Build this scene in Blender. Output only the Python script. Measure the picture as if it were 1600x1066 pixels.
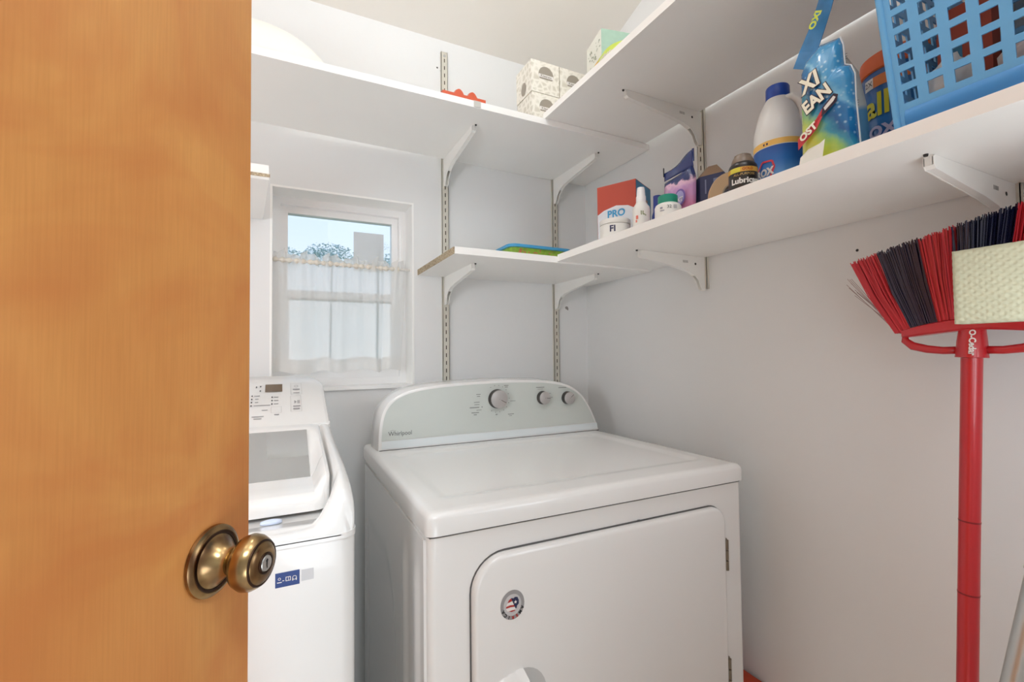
import bpy, bmesh, math, random
from mathutils import Vector, Matrix, noise
random.seed(7)
PI = math.pi
scn = bpy.context.scene
C = scn.collection
for o in list(bpy.data.objects): bpy.data.objects.remove(o)

# ---------------------------------------------------------------- camera, sky, light, exposure
cam = bpy.data.cameras.new('camera'); camo = bpy.data.objects.new('camera', cam); C.objects.link(camo)
cam.sensor_width = 36.0; cam.lens = 728.08 / 1600 * 36; cam.clip_start = 0.02; cam.clip_end = 200
YAW, PIT, ROL = 0.461602, 0.029963, -0.010987
fw = Vector((math.sin(YAW)*math.cos(PIT), math.cos(YAW)*math.cos(PIT), math.sin(PIT)))
r0 = Vector((math.cos(YAW), -math.sin(YAW), 0)); u0 = r0.cross(fw)
rt = r0*math.cos(ROL) + u0*math.sin(ROL); up = -r0*math.sin(ROL) + u0*math.cos(ROL)
m = Matrix((rt, up, -fw)).transposed().to_4x4(); m.translation = (0, 0, 1.167)
camo.matrix_world = m
scn.camera = camo
scn.view_settings.view_transform = 'Standard'; scn.view_settings.look = 'None'
scn.view_settings.gamma = 1; scn.view_settings.use_curve_mapping = False
scn.view_settings.exposure = 0.40
scn.cycles.max_bounces = 20; scn.cycles.diffuse_bounces = 16; scn.cycles.glossy_bounces = 6; scn.cycles.transparent_max_bounces = 16

W = bpy.data.worlds.new('sky'); scn.world = W; W.use_nodes = True
wn = W.node_tree.nodes; wl = W.node_tree.links
bg = wn['Background']
tc = wn.new('ShaderNodeTexCoord'); sx = wn.new('ShaderNodeSeparateXYZ'); cr = wn.new('ShaderNodeValToRGB')
cr.color_ramp.elements[0].position = 0.0; cr.color_ramp.elements[0].color = (0.90, 0.94, 0.98, 1)
cr.color_ramp.elements[1].position = 0.6; cr.color_ramp.elements[1].color = (0.36, 0.60, 0.95, 1)
wl.new(tc.outputs['Generated'], sx.inputs[0]); wl.new(sx.outputs['Z'], cr.inputs[0]); wl.new(cr.outputs[0], bg.inputs[0])
bg.inputs[1].default_value = 0.95

def light(name, kind, loc, power, color=(1, 1, 1), size=0.1, rot=(0, 0, 0), size_y=None):
    l = bpy.data.lights.new(name, kind); l.energy = power; l.color = color
    if kind == 'AREA':
        l.shape = 'RECTANGLE'; l.size = size; l.size_y = size_y or size
    elif kind == 'POINT': l.shadow_soft_size = size
    o = bpy.data.objects.new(name, l); C.objects.link(o); o.location = loc; o.rotation_euler = rot
    return o
light('ceiling_lamp_light', 'POINT', (0.33, 0.88, 2.36), 2.1, (0.97, 0.975, 0.98), 0.035)
light('overhead_fill_left', 'POINT', (-0.10, 0.25, 2.45), 1.2, (0.92, 0.955, 1.0), 0.12)  # added overhead fill, no fixture stands here
light('overhead_fill_right', 'POINT', (0.48, 0.18, 2.25), 4.6, (0.92, 0.955, 1.0), 0.12)  # another added overhead fill, lifts the right wall and dryer top
light('hall_fill_high', 'AREA', (0.15, -0.72, 2.42), 14.0, (0.86, 0.935, 1.0), 0.6, (0, 0, 0), 0.5)  # added hall fill, soft frontal light through the doorway
light('hall_fill_low', 'POINT', (0.25, -0.35, 0.60), 7.5, (0.86, 0.935, 1.0), 0.2)  # added low fill in the hall, brightens shelf undersides
light('left_wall_fill', 'POINT', (-0.72, 0.31, 1.28), 10.8, (0.86, 0.935, 1.0), 0.16)  # added fill hidden behind the door leaf, no real sconce
light('doorside_fill', 'POINT', (0.72, 0.04, 1.15), 2.3, (0.86, 0.935, 1.0), 0.15)  # added soft fill next to the doorway, out of view

# ---------------------------------------------------------------- materials
def lin(c):
    return tuple((v/255/12.92 if v/255 <= 0.04045 else ((v/255+0.055)/1.055)**2.4) for v in c[:3]) + (1,)
MATS = {}
def M(name, rgb, rough=0.5, metal=0.0, var=0.0, scale=20.0, bump=0.0, bscale=200.0, coat=0.0, spec=0.5):
    if name in MATS: return MATS[name]
    m = bpy.data.materials.new(name); m.use_nodes = True; MATS[name] = m
    n = m.node_tree.nodes; l = m.node_tree.links; p = n['Principled BSDF']
    p.inputs['Base Color'].default_value = lin(rgb); p.inputs['Roughness'].default_value = rough
    p.inputs['Metallic'].default_value = metal; p.inputs['Coat Weight'].default_value = coat
    p.inputs['Specular IOR Level'].default_value = spec
    tc = n.new('ShaderNodeTexCoord')
    if var:
        ns = n.new('ShaderNodeTexNoise'); ns.inputs['Scale'].default_value = scale; ns.inputs['Detail'].default_value = 5
        mx = n.new('ShaderNodeMix'); mx.data_type = 'RGBA'
        mx.inputs[6].default_value = lin([v*(1-var) for v in rgb]); mx.inputs[7].default_value = lin([min(255, v*(1+var)) for v in rgb])
        l.new(tc.outputs['Object'], ns.inputs['Vector']); l.new(ns.outputs['Fac'], mx.inputs[0]); l.new(mx.outputs[2], p.inputs['Base Color'])
    if bump:
        nb = n.new('ShaderNodeTexNoise'); nb.inputs['Scale'].default_value = bscale; nb.inputs['Detail'].default_value = 3
        b = n.new('ShaderNodeBump'); b.inputs['Strength'].default_value = bump; b.inputs['Distance'].default_value = 0.002
        l.new(tc.outputs['Object'], nb.inputs['Vector']); l.new(nb.outputs['Fac'], b.inputs['Height']); l.new(b.outputs[0], p.inputs['Normal'])
    return m

def wall_paint(name, rgb, spots=()):
    m = M(name, rgb, 0.62, var=0.018, scale=2.2, bump=0.12, bscale=55)
    n = m.node_tree.nodes; l = m.node_tree.links; p = n['Principled BSDF']
    tc = [x for x in n if x.type == 'TEX_COORD'][0]
    mp = n.new('ShaderNodeMapping'); mp.inputs['Scale'].default_value = (9, 9, 22)
    ns = n.new('ShaderNodeTexNoise'); ns.inputs['Scale'].default_value = 2.1; ns.inputs['Detail'].default_value = 8; ns.inputs['Roughness'].default_value = 0.72
    rp = n.new('ShaderNodeValToRGB'); rp.color_ramp.elements[0].position = 0.705; rp.color_ramp.elements[0].color = (0, 0, 0, 1)
    rp.color_ramp.elements[1].position = 0.78; rp.color_ramp.elements[1].color = (0.22, 0.22, 0.22, 1)
    l.new(tc.outputs['Object'], mp.inputs[0]); l.new(mp.outputs[0], ns.inputs['Vector']); l.new(ns.outputs['Fac'], rp.inputs[0])
    mx = n.new('ShaderNodeMix'); mx.data_type = 'RGBA'; mx.inputs[7].default_value = lin([v*0.62 for v in rgb])
    src = p.inputs['Base Color'].links[0].from_socket
    l.new(src, mx.inputs[6]); l.new(rp.outputs[0], mx.inputs[0]); l.new(mx.outputs[2], p.inputs['Base Color'])
    return m

WALL = wall_paint('wall_paint', (228, 229, 229))
CEIL = M('ceiling_paint', (232, 228, 222), 0.7, var=0.012, scale=3, bump=0.1, bscale=40)
FLOOR = M('pale_stone_tile', (222, 218, 210), 0.45, var=0.04, scale=8)
GROUT = M('grout', (190, 186, 178), 0.8)
TRIM = M('white_trim', (244, 244, 242), 0.4)
VINYL = M('white_vinyl', (240, 240, 240), 0.35)
SHELF = M('white_melamine', (242, 241, 238), 0.38, var=0.01, scale=6)
SHELFE = M('white_edge_band', (244, 243, 240), 0.35)
CHIP = None
def chipboard():
    m = M('chipboard', (176, 158, 132), 0.8, bump=0.5, bscale=300)
    n = m.node_tree.nodes; l = m.node_tree.links; p = n['Principled BSDF']
    v = n.new('ShaderNodeTexVoronoi'); v.inputs['Scale'].default_value = 210
    r = n.new('ShaderNodeValToRGB'); r.color_ramp.elements[0].color = lin((205, 190, 160)); r.color_ramp.elements[1].color = lin((128, 108, 86))
    tc = [x for x in n if x.type == 'TEX_COORD'][0]
    l.new(tc.outputs['Object'], v.inputs['Vector']); l.new(v.outputs['Distance'], r.inputs[0]); l.new(r.outputs[0], p.inputs['Base Color'])
    return m
CHIP = chipboard()
METALW = M('white_enamel_steel', (236, 235, 231), 0.35, 0.0)
STDM = M('cream_enamel_steel', (206, 202, 190), 0.4)
SLOT = M('dark_slot', (70, 60, 46), 0.8)
DARK = M('black_mark', (38, 36, 36), 0.6)
APPL = M('white_appliance_enamel', (226, 225, 223), 0.22, coat=0.3)
APPLP = M('white_appliance_plastic', (226, 225, 223), 0.2, coat=0.5)
GAP = M('gap_shadow', (92, 91, 90), 0.8)

def wood():
    m = bpy.data.materials.new('birch_veneer'); m.use_nodes = True
    n = m.node_tree.nodes; l = m.node_tree.links; p = n['Principled BSDF']
    tc = n.new('ShaderNodeTexCoord')
    mp = n.new('ShaderNodeMapping'); mp.inputs['Scale'].default_value = (3.6, 3.6, 1.3)
    l.new(tc.outputs['Object'], mp.inputs[0])
    a = n.new('ShaderNodeTexNoise'); a.inputs['Scale'].default_value = 1.1; a.inputs['Detail'].default_value = 4; a.inputs['Distortion'].default_value = 0.9
    l.new(mp.outputs[0], a.inputs['Vector'])
    r = n.new('ShaderNodeValToRGB'); e = r.color_ramp.elements
    e[0].position = 0.3; e[0].color = lin((190, 124, 66)); e[1].position = 0.7; e[1].color = lin((216, 158, 92))
    k = e.new(0.5); k.color = lin((204, 141, 78))
    l.new(a.outputs['Fac'], r.inputs[0])
    mp2 = n.new('ShaderNodeMapping'); mp2.inputs['Scale'].default_value = (160, 160, 5)
    l.new(tc.outputs['Object'], mp2.inputs[0])
    g = n.new('ShaderNodeTexNoise'); g.inputs['Scale'].default_value = 3; g.inputs['Detail'].default_value = 6
    l.new(mp2.outputs[0], g.inputs['Vector'])
    gr = n.new('ShaderNodeValToRGB'); gr.color_ramp.elements[0].position = 0.35; gr.color_ramp.elements[0].color = (0.80, 0.78, 0.75, 1)
    gr.color_ramp.elements[1].position = 0.6; gr.color_ramp.elements[1].color = (1, 1, 1, 1)
    l.new(g.outputs['Fac'], gr.inputs[0])
    mx = n.new('ShaderNodeMix'); mx.data_type = 'RGBA'; mx.blend_type = 'MULTIPLY'; mx.inputs[0].default_value = 0.35
    l.new(r.outputs[0], mx.inputs[6]); l.new(gr.outputs[0], mx.inputs[7])
    bn = n.new('ShaderNodeTexNoise'); bn.inputs['Scale'].default_value = 4.2; bn.inputs['Detail'].default_value = 3; bn.inputs['Distortion'].default_value = 2.2
    l.new(tc.outputs['Object'], bn.inputs['Vector'])
    br = n.new('ShaderNodeValToRGB'); br.color_ramp.elements[0].position = 0.40; br.color_ramp.elements[0].color = (0, 0, 0, 1); br.color_ramp.elements[1].position = 0.66; br.color_ramp.elements[1].color = (0.55, 0.55, 0.55, 1)
    l.new(bn.outputs['Fac'], br.inputs[0])
    bmx = n.new('ShaderNodeMix'); bmx.data_type = 'RGBA'; bmx.inputs[7].default_value = lin((184, 108, 58))
    l.new(br.outputs[0], bmx.inputs[0]); l.new(mx.outputs[2], bmx.inputs[6])
    cur = bmx.outputs[2]
    # knots of the veneer, in door coordinates (x along the leaf, z up)
    for (kx, kz, sx_, sz_, amt) in ((0.2024, 1.2316, 0.0035, 0.011, 0.6), (0.1034, 1.0852, 0.0045, 0.006, 0.95), (0.1034, 1.080, 0.011, 0.024, 0.35),
                                     (0.1322, 1.2228, 0.003, 0.014, 0.3), (0.2024, 1.232, 0.010, 0.03, 0.22), (0.085, 0.905, 0.003, 0.06, 0.35)):
        mk = n.new('ShaderNodeMapping'); mk.inputs['Location'].default_value = (kx/sx_, 0, -kz/sz_); mk.inputs['Scale'].default_value = (1/sx_, 0, 1/sz_)
        l.new(tc.outputs['Object'], mk.inputs[0])
        gd = n.new('ShaderNodeTexGradient'); gd.gradient_type = 'SPHERICAL'
        l.new(mk.outputs[0], gd.inputs[0])
        ml = n.new('ShaderNodeMath'); ml.operation = 'MULTIPLY'; ml.inputs[1].default_value = amt*1.6; ml.use_clamp = True
        l.new(gd.outputs['Fac'], ml.inputs[0])
        mm = n.new('ShaderNodeMix'); mm.data_type = 'RGBA'; mm.inputs[7].default_value = lin((80, 36, 18))
        l.new(ml.outputs[0], mm.inputs[0]); l.new(cur, mm.inputs[6]); cur = mm.outputs[2]
    l.new(cur, p.inputs['Base Color'])
    p.inputs['Roughness'].default_value = 0.42; p.inputs['Specular IOR Level'].default_value = 0.3
    return m
WOOD = wood()

def brass():
    m = M('antique_brass', (176, 138, 84), 0.24, 1.0)
    n = m.node_tree.nodes; l = m.node_tree.links; p = n['Principled BSDF']
    tc = [x for x in n if x.type == 'TEX_COORD'][0]
    ns = n.new('ShaderNodeTexNoise'); ns.inputs['Scale'].default_value = 28; ns.inputs['Detail'].default_value = 2
    r = n.new('ShaderNodeValToRGB'); r.color_ramp.elements[0].position = 0.38; r.color_ramp.elements[0].color = lin((112, 84, 62))
    r.color_ramp.elements[1].position = 0.62; r.color_ramp.elements[1].color = lin((190, 160, 112))
    l.new(tc.outputs['Object'], ns.inputs['Vector']); l.new(ns.outputs['Fac'], r.inputs[0]); l.new(r.outputs[0], p.inputs['Base Color'])
    return m
BRASS = brass()
BRASSD = M('blackened_brass', (70, 52, 42), 0.35, 1.0)
STEEL = M('brushed_steel', (190, 188, 186), 0.3, 1.0)

# ---------------------------------------------------------------- geometry helpers
def setprops(o, label=None, cat=None, group=None, kind=None):
    if label: o['label'] = label
    if cat: o['category'] = cat
    if group: o['group'] = group
    if kind: o['kind'] = kind
    return o
ROOTM = {}
def thing(name, loc, label, cat, group=None, rz=0.0, kind=None):
    o = bpy.data.objects.new(name, None); o.empty_display_size = 0.02; C.objects.link(o)
    o.location = loc; o.rotation_euler = (0, 0, rz)
    ROOTM[o] = Matrix.Translation(Vector(loc)) @ Matrix.Rotation(rz, 4, 'Z')
    return setprops(o, label, cat, group, kind)
def obj(name, bm, mat, parent=None, smooth=False, bevel=0.0, bseg=2, local=False, origin=None, label=None, kind=None):
    """bm is in world coordinates unless local=True (then in the coordinates of the root)."""
    if bevel:
        es = [e for e in bm.edges if len(e.link_faces) == 2 and e.calc_face_angle(0) > 0.6]
        bmesh.ops.bevel(bm, geom=es, offset=bevel, segments=bseg, affect='EDGES', profile=0.6, clamp_overlap=True)
    me = bpy.data.meshes.new(name); 
    bmesh.ops.recalc_face_normals(bm, faces=bm.faces[:])
    bm.to_mesh(me); bm.free()
    mats = mat if isinstance(mat, (list, tuple)) else [mat]
    for x in mats: me.materials.append(x)
    if smooth:
        for p in me.polygons: p.use_smooth = True
        if bevel or smooth == 'auto': me.set_sharp_from_angle(angle=math.radians(38))
    o = bpy.data.objects.new(name, me); C.objects.link(o)
    if parent is not None:
        o.parent = parent
        mw = ROOTM[parent]; ROOTM[o] = mw
        if not local: me.transform(mw.inverted())
    else:
        if origin is None and len(me.vertices):
            xs = [v.co for v in me.vertices]
            origin = Vector((sum((min(c.x for c in xs), max(c.x for c in xs)))/2, (min(c.y for c in xs)+max(c.y for c in xs))/2, min(c.z for c in xs)))
        origin = Vector(origin); me.transform(Matrix.Translation(-origin)); o.location = origin
        ROOTM[o] = Matrix.Translation(origin)
    if label: o['label'] = label
    if kind: o['kind'] = kind
    return o
def BM(): return bmesh.new()
def box(bm, x0, x1, y0, y1, z0, z1, M4=None):
    vs = [bm.verts.new((x, y, z)) for x in (x0, x1) for y in (y0, y1) for z in (z0, z1)]
    if M4 is not None:
        for v in vs: v.co = M4 @ v.co
    fs = []
    for f in ((0, 1, 3, 2), (4, 6, 7, 5), (0, 4, 5, 1), (2, 3, 7, 6), (0, 2, 6, 4), (1, 5, 7, 3)):
        fs.append(bm.faces.new([vs[i] for i in f]))
    return fs
def bx(*a, M4=None):
    bm = BM(); box(bm, *a, M4=M4); return bm
def prism(bm, pts, axis, a, b, M4=None):
    """extrude the 2-D outline pts along axis ('x': pts=(y,z), 'y': pts=(x,z), 'z': pts=(x,y)) from a to b"""
    def P(p, t):
        v = {'x': (t, p[0], p[1]), 'y': (p[0], t, p[1]), 'z': (p[0], p[1], t)}[axis]
        return (M4 @ Vector(v)) if M4 is not None else Vector(v)
    A = [bm.verts.new(P(p, a)) for p in pts]; B = [bm.verts.new(P(p, b)) for p in pts]
    bm.faces.new(A); bm.faces.new(B[::-1])
    n = len(pts)
    for i in range(n): bm.faces.new([A[i], B[i], B[(i+1) % n], A[(i+1) % n]])
    return A, B
def lathe(bm, prof, seg=32, M4=None, cap=True, flat=1.0):
    rings = []
    for r, z in prof:
        ring = []
        for k in range(seg):
            a = 2*PI*k/seg; v = Vector((r*math.cos(a), r*math.sin(a)*flat, z))
            ring.append(bm.verts.new(M4 @ v if M4 is not None else v))
        rings.append(ring)
    for i in range(len(rings)-1):
        for k in range(seg):
            bm.faces.new([rings[i][k], rings[i][(k+1) % seg], rings[i+1][(k+1) % seg], rings[i+1][k]])
    if cap:
        bm.faces.new(rings[0][::-1]); bm.faces.new(rings[-1])
def tube(bm, pts, r, seg=10, flat=1.0, ring_up=Vector((0, 0, 1))):
    pts = [Vector(p) for p in pts]; rings = []
    for i, p in enumerate(pts):
        d = (pts[min(i+1, len(pts)-1)] - pts[max(i-1, 0)]).normalized()
        a = d.cross(ring_up)
        if a.length < 1e-4: a = d.cross(Vector((1, 0, 0)))
        a.normalize(); b = d.cross(a).normalized()
        rr = r[i] if isinstance(r, (list, tuple)) else r
        rings.append([bm.verts.new(p + a*rr*math.cos(2*PI*k/seg) + b*rr*flat*math.sin(2*PI*k/seg)) for k in range(seg)])
    for i in range(len(rings)-1):
        for k in range(seg):
            bm.faces.new([rings[i][k], rings[i][(k+1) % seg], rings[i+1][(k+1) % seg], rings[i+1][k]])
    bm.faces.new(rings[0][::-1]); bm.faces.new(rings[-1])
def grid(bm, fn, nu, nv, u0=0, u1=1, v0=0, v1=1):
    V = [[bm.verts.new(fn(u0+(u1-u0)*i/nu, v0+(v1-v0)*j/nv)) for j in range(nv+1)] for i in range(nu+1)]
    for i in range(nu):
        for j in range(nv):
            bm.faces.new([V[i][j], V[i+1][j], V[i+1][j+1], V[i][j+1]])
    return V
def heightslab(bm, fn, base, nu, nv, u0, u1, v0, v1):
    """closed slab: top fn(u,v)->Vector, bottom base(u,v)->Vector"""
    T = grid(bm, fn, nu, nv, u0, u1, v0, v1); B = grid(bm, base, nu, nv, u0, u1, v0, v1)
    for i in range(nu):
        bm.faces.new([T[i][0], B[i][0], B[i+1][0], T[i+1][0]]); bm.faces.new([T[i+1][nv], B[i+1][nv], B[i][nv], T[i][nv]])
    for j in range(nv):
        bm.faces.new([T[0][j+1], B[0][j+1], B[0][j], T[0][j]]); bm.faces.new([T[nu][j], B[nu][j], B[nu][j+1], T[nu][j+1]])
def rrect(x0, x1, z0, z1, r, n=6):
    if not isinstance(r, (list, tuple)): r = [r]*4   # bl, br, tr, tl
    pts = []
    for (cx, cz, a0, rr) in ((x0, z0, PI, r[0]), (x1, z0, 1.5*PI, r[1]), (x1, z1, 0, r[2]), (x0, z1, 0.5*PI, r[3])):
        sx_ = 1 if cx == x0 else -1; sz_ = 1 if cz == z0 else -1
        for k in range(n+1):
            a = a0 + 0.5*PI*k/n
            pts.append((cx + sx_*rr + rr*math.cos(a), cz + sz_*rr + rr*math.sin(a)))
    return pts
def interp(pts, t):
    if t <= pts[0][0]: return pts[0][1]
    for (a, b), (c, d) in zip(pts, pts[1:]):
        if t <= c: 
            s = (t-a)/(c-a) if c > a else 0
            return b + (d-b)*s
    return pts[-1][1]
def sstep(a, b, t):
    s = max(0, min(1, (t-a)/(b-a))); return s*s*(3-2*s)

# frames for flat print: frame(origin, right, up) -> fn(u,v,w)
def plane_fn(o, r, u):
    o, r, u = Vector(o), Vector(r).normalized(), Vector(u).normalized(); n = r.cross(u).normalized()
    return lambda a, b, w=0.0: o + r*a + u*b + n*w
def cyl_fn(c, r, phi0, z0):
    return lambda a, b, w=0.0: Vector((c[0] + (r+w)*math.cos(phi0 + a/r), c[1] + (r+w)*math.sin(phi0 + a/r), z0 + b))
def text_bm(body, size, fn, lift=0.0006, rot=0.0, align='CENTER', shear=0.0, bold=0.0, sx_=1.0):
    cu = bpy.data.curves.new('t', 'FONT'); cu.body = body; cu.size = size; cu.align_x = align; cu.align_y = 'CENTER'
    cu.shear = shear; cu.offset = bold; cu.resolution_u = 3
    to = bpy.data.objects.new('t', cu); C.objects.link(to)
    dg = bpy.context.evaluated_depsgraph_get(); me = bpy.data.meshes.new_from_object(to.evaluated_get(dg))
    bm = BM(); bm.from_mesh(me)
    bpy.data.objects.remove(to); bpy.data.meshes.remove(me); bpy.data.curves.remove(cu)
    ca, sa = math.cos(rot), math.sin(rot)
    for v in bm.verts:
        x, y = v.co.x*sx_, v.co.y
        v.co = fn(x*ca - y*sa, x*sa + y*ca, lift)
    return bm
class KBM: pass
def text(body, size, fn, mat, parent, name='lettering', **k):
    bm = text_bm(body, size, fn, **k)
    return obj(name, bm, mat, parent)
def patch(bm, fn, u0, u1, v0, v1, nu=1, nv=1, lift=0.0004):
    grid(bm, lambda a, b: fn(a, b, lift), nu, nv, u0, u1, v0, v1)
def poly(bm, fn, pts, lift=0.0005):
    bm.faces.new([bm.verts.new(fn(a, b, lift)) for a, b in pts])
def print_patch(name, fn, rect, mat, parent, nu=1, nv=1, lift=0.0004, label=None):
    bm = BM(); patch(bm, fn, *rect, nu=nu, nv=nv, lift=lift); return obj(name, bm, mat, parent, smooth=nu > 1, label=label)
def bars(fn, spec, mat, parent, name='printed_marks', lift=0.0006):
    bm = BM()
    for (u, v, w, h) in spec: poly(bm, fn, [(u-w/2, v-h/2), (u+w/2, v-h/2), (u+w/2, v+h/2), (u-w/2, v+h/2)], lift)
    return obj(name, bm, mat, parent, kind='stuff')

# ================================================================ ROOM
YB, XW, XL, YF = 1.507, 1.08, -0.86, -0.02
def cz(y): return 2.25 + 0.295*(YB - y)
def struct(name, bm, mat, **k):
    return obj(name, bm, mat, kind='structure', **k)
# back wall with window opening
WX0, WX1, WZ0, WZ1 = -0.028, 0.392, 1.070, 1.671
bm = BM()
zt = cz(YB) + 0.03
for (a, b, c, d) in ((XL-0.1, WX0, 0, zt), (WX1, XW+0.1, 0, zt), (WX0, WX1, 0, WZ0), (WX0, WX1, WZ1, zt)):
    box(bm, a, b, YB, YB+0.14, c, d)
struct('wall_back', bm, WALL)
bm = BM(); prism(bm, [(-0.16, 0), (YB, 0), (YB, cz(YB)+0.03), (-0.16, cz(-0.16)+0.03)], 'x', XW, XW+0.1); struct('wall_right', bm, WALL)
bm = BM(); prism(bm, [(-0.16, 0), (YB, 0), (YB, cz(YB)+0.03), (-0.16, cz(-0.16)+0.03)], 'x', XL-0.1, XL); struct('wall_left', bm, WALL)
DX0, DX1 = -0.475, 0.30
bm = BM()
for (a, b, c, d) in ((XL, DX0, 0, 2.68), (DX1, XW, 0, 2.68), (DX0, DX1, 2.06, 2.68)):
    box(bm, a, b, YF-0.12, YF, c, d)
struct('wall_front', bm, WALL)
bm = BM(); prism(bm, [(-0.16, cz(-0.16)), (YB+0.14, cz(YB+0.14)), (YB+0.14, cz(YB+0.14)+0.08), (-0.16, cz(-0.16)+0.08)], 'x', XL-0.1, XW+0.1)
struct('ceiling', bm, CEIL)
# floor: mortar bed with tiles
fl = struct('floor', bx(XL-0.1, XW+0.1, -0.16, YB+0.14, -0.06, -0.004), GROUT)
tm = None
for i in range(7):
    for j in range(6):
        x0 = XL + i*0.305; y0 = -0.14 + j*0.305
        x1 = min(x0+0.30, XW-0.001); y1 = min(y0+0.30, YB-0.001)
        if x1-x0 < 0.02 or y1-y0 < 0.02: continue
        obj('floor_tile', bx(x0, x1, y0, y1, -0.004, 0.0), FLOOR, fl)
# baseboards
struct('baseboard_back', bx(XL, XW, YB-0.012, YB, 0, 0.09), TRIM)
struct('baseboard_right', bx(XW-0.012, XW, YF, YB-0.012, 0, 0.09), TRIM)
# hall behind the camera
struct('wall_hall_back', bx(-1.6, 1.9, -2.4, -2.3, 0, 2.5), WALL)
struct('wall_hall_left', bx(-1.7, -1.6, -2.4, YF-0.12, 0, 2.5), WALL)
struct('wall_hall_right', bx(1.9, 2.0, -2.4, YF-0.12, 0, 2.5), WALL)
struct('wall_hall_front', bx(-1.6, XL-0.1, YF-0.12, YF, 0, 2.5), WALL)
struct('wall_hall_corner', bx(XW+0.1, 1.9, YF-0.12, YF, 0, 2.5), WALL)
struct('ceiling_hall', bx(-1.7, 2.0, -2.4, YF-0.12, 2.5, 2.56), CEIL)
struct('floor_hall', bx(-1.7, 2.0, -2.4, YF-0.14, -0.06, 0), FLOOR)
# door jambs and casing
struct('trim_1', bx(DX1-0.02, DX1, YF-0.12, YF, 0, 2.06), TRIM)
struct('trim_2', bx(DX0, DX0+0.012, YF-0.12, YF-0.04, 0, 2.06), TRIM)

# window reveal (drywall return lined white), frame, sashes, panes
wd = thing('window_1', (0.18, YB+0.1, WZ0), 'small white vinyl sash window set deep in the back wall', 'window', kind='structure')
del wd['category']
bm = BM(); t = 0.006; y0, y1 = YB-0.002, YB+0.095
box(bm, WX0, WX0+t, y0, y1, WZ0, WZ1); box(bm, WX1-t, WX1, y0, y1, WZ0, WZ1)
box(bm, WX0+t, WX1-t, y0, y1, WZ1-t, WZ1); box(bm, WX0+t, WX1-t, y0-0.006, y1, WZ0-0.004, WZ0+t)
obj('window_return', bm, TRIM, wd)
def frame_ring(x0, x1, z0, z1, w, ya, yb, wb=None):
    bm = BM(); wb = wb or w
    box(bm, x0, x0+w, ya, yb, z0, z1); box(bm, x1-w, x1, ya, yb, z0, z1)
    box(bm, x0+w, x1-w, ya, yb, z1-w, z1); box(bm, x0+w, x1-w, ya, yb, z0, z0+wb)
    return bm
a0, a1, b0, b1 = WX0+t, WX1-t, WZ0+t, WZ1-t
obj('window_frame', frame_ring(a0, a1, b0, b1, 0.022, YB+0.088, YB+0.145), VINYL, wd, bevel=0.0015)
us = obj('upper_sash', frame_ring(a0+0.022, a1-0.022, 1.350, b1-0.022, 0.020, YB+0.108, YB+0.138), VINYL, wd, bevel=0.002)
ls = obj('lower_sash', frame_ring(a0+0.022, a1-0.022, b0+0.022, 1.378, 0.024, YB+0.096, YB+0.122, 0.03), VINYL, wd, bevel=0.002)
def glassmat():
    m = bpy.data.materials.new('window_glass'); m.use_nodes = True
    n = m.node_tree.nodes; l = m.node_tree.links; n.clear()
    o = n.new('ShaderNodeOutputMaterial'); t = n.new('ShaderNodeBsdfTransparent'); g = n.new('ShaderNodeBsdfGlossy'); x = n.new('ShaderNodeMixShader')
    g.inputs['Roughness'].default_value = 0.02; t.inputs[0].default_value = (0.97, 0.985, 0.98, 1)
    fr = n.new('ShaderNodeFresnel'); fr.inputs[0].default_value = 1.45
    l.new(fr.outputs[0], x.inputs[0]); l.new(t.outputs[0], x.inputs[1]); l.new(g.outputs[0], x.inputs[2]); l.new(x.outputs[0], o.inputs[0])
    return m
GLASS = glassmat()
obj('pane', bx(a0+0.040, a1-0.040, YB+0.121, YB+0.124, 1.366, b1-0.040), GLASS, us)
obj('pane', bx(a0+0.044, a1-0.044, YB+0.108, YB+0.111, b0+0.050, 1.356), GLASS, ls)
obj('sash_track', bx(a1-0.014, a1-0.010, YB+0.083, YB+0.089, 1.44, 1.60), TRIM, wd)
SHEERP = bpy.data.materials.new('translucent_paper'); SHEERP.use_nodes = True
_n = SHEERP.node_tree.nodes; _l = SHEERP.node_tree.links; _n.clear()
_o = _n.new('ShaderNodeOutputMaterial'); _d = _n.new('ShaderNodeBsdfDiffuse'); _t = _n.new('ShaderNodeBsdfTranslucent'); _m = _n.new('ShaderNodeMixShader')
_d.inputs[0].default_value = lin((238, 234, 230)); _t.inputs[0].default_value = lin((246, 240, 235)); _m.inputs[0].default_value = 0.6
_l.new(_d.outputs[0], _m.inputs[1]); _l.new(_t.outputs[0], _m.inputs[2]); _p = _n.new('ShaderNodeBsdfTransparent'); _q = _n.new('ShaderNodeMixShader'); _q.inputs[0].default_value = 0.40
_l.new(_m.outputs[0], _q.inputs[1]); _l.new(_p.outputs[0], _q.inputs[2]); _l.new(_q.outputs[0], _o.inputs[0])
pn = obj('paper_notice', bx(0.2193, 0.318, YB+0.1185, YB+0.1202, 1.455, 1.587), SHEERP)
setprops(pn, 'blank pale square notice stuck on the upper window pane', 'notice')

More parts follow.
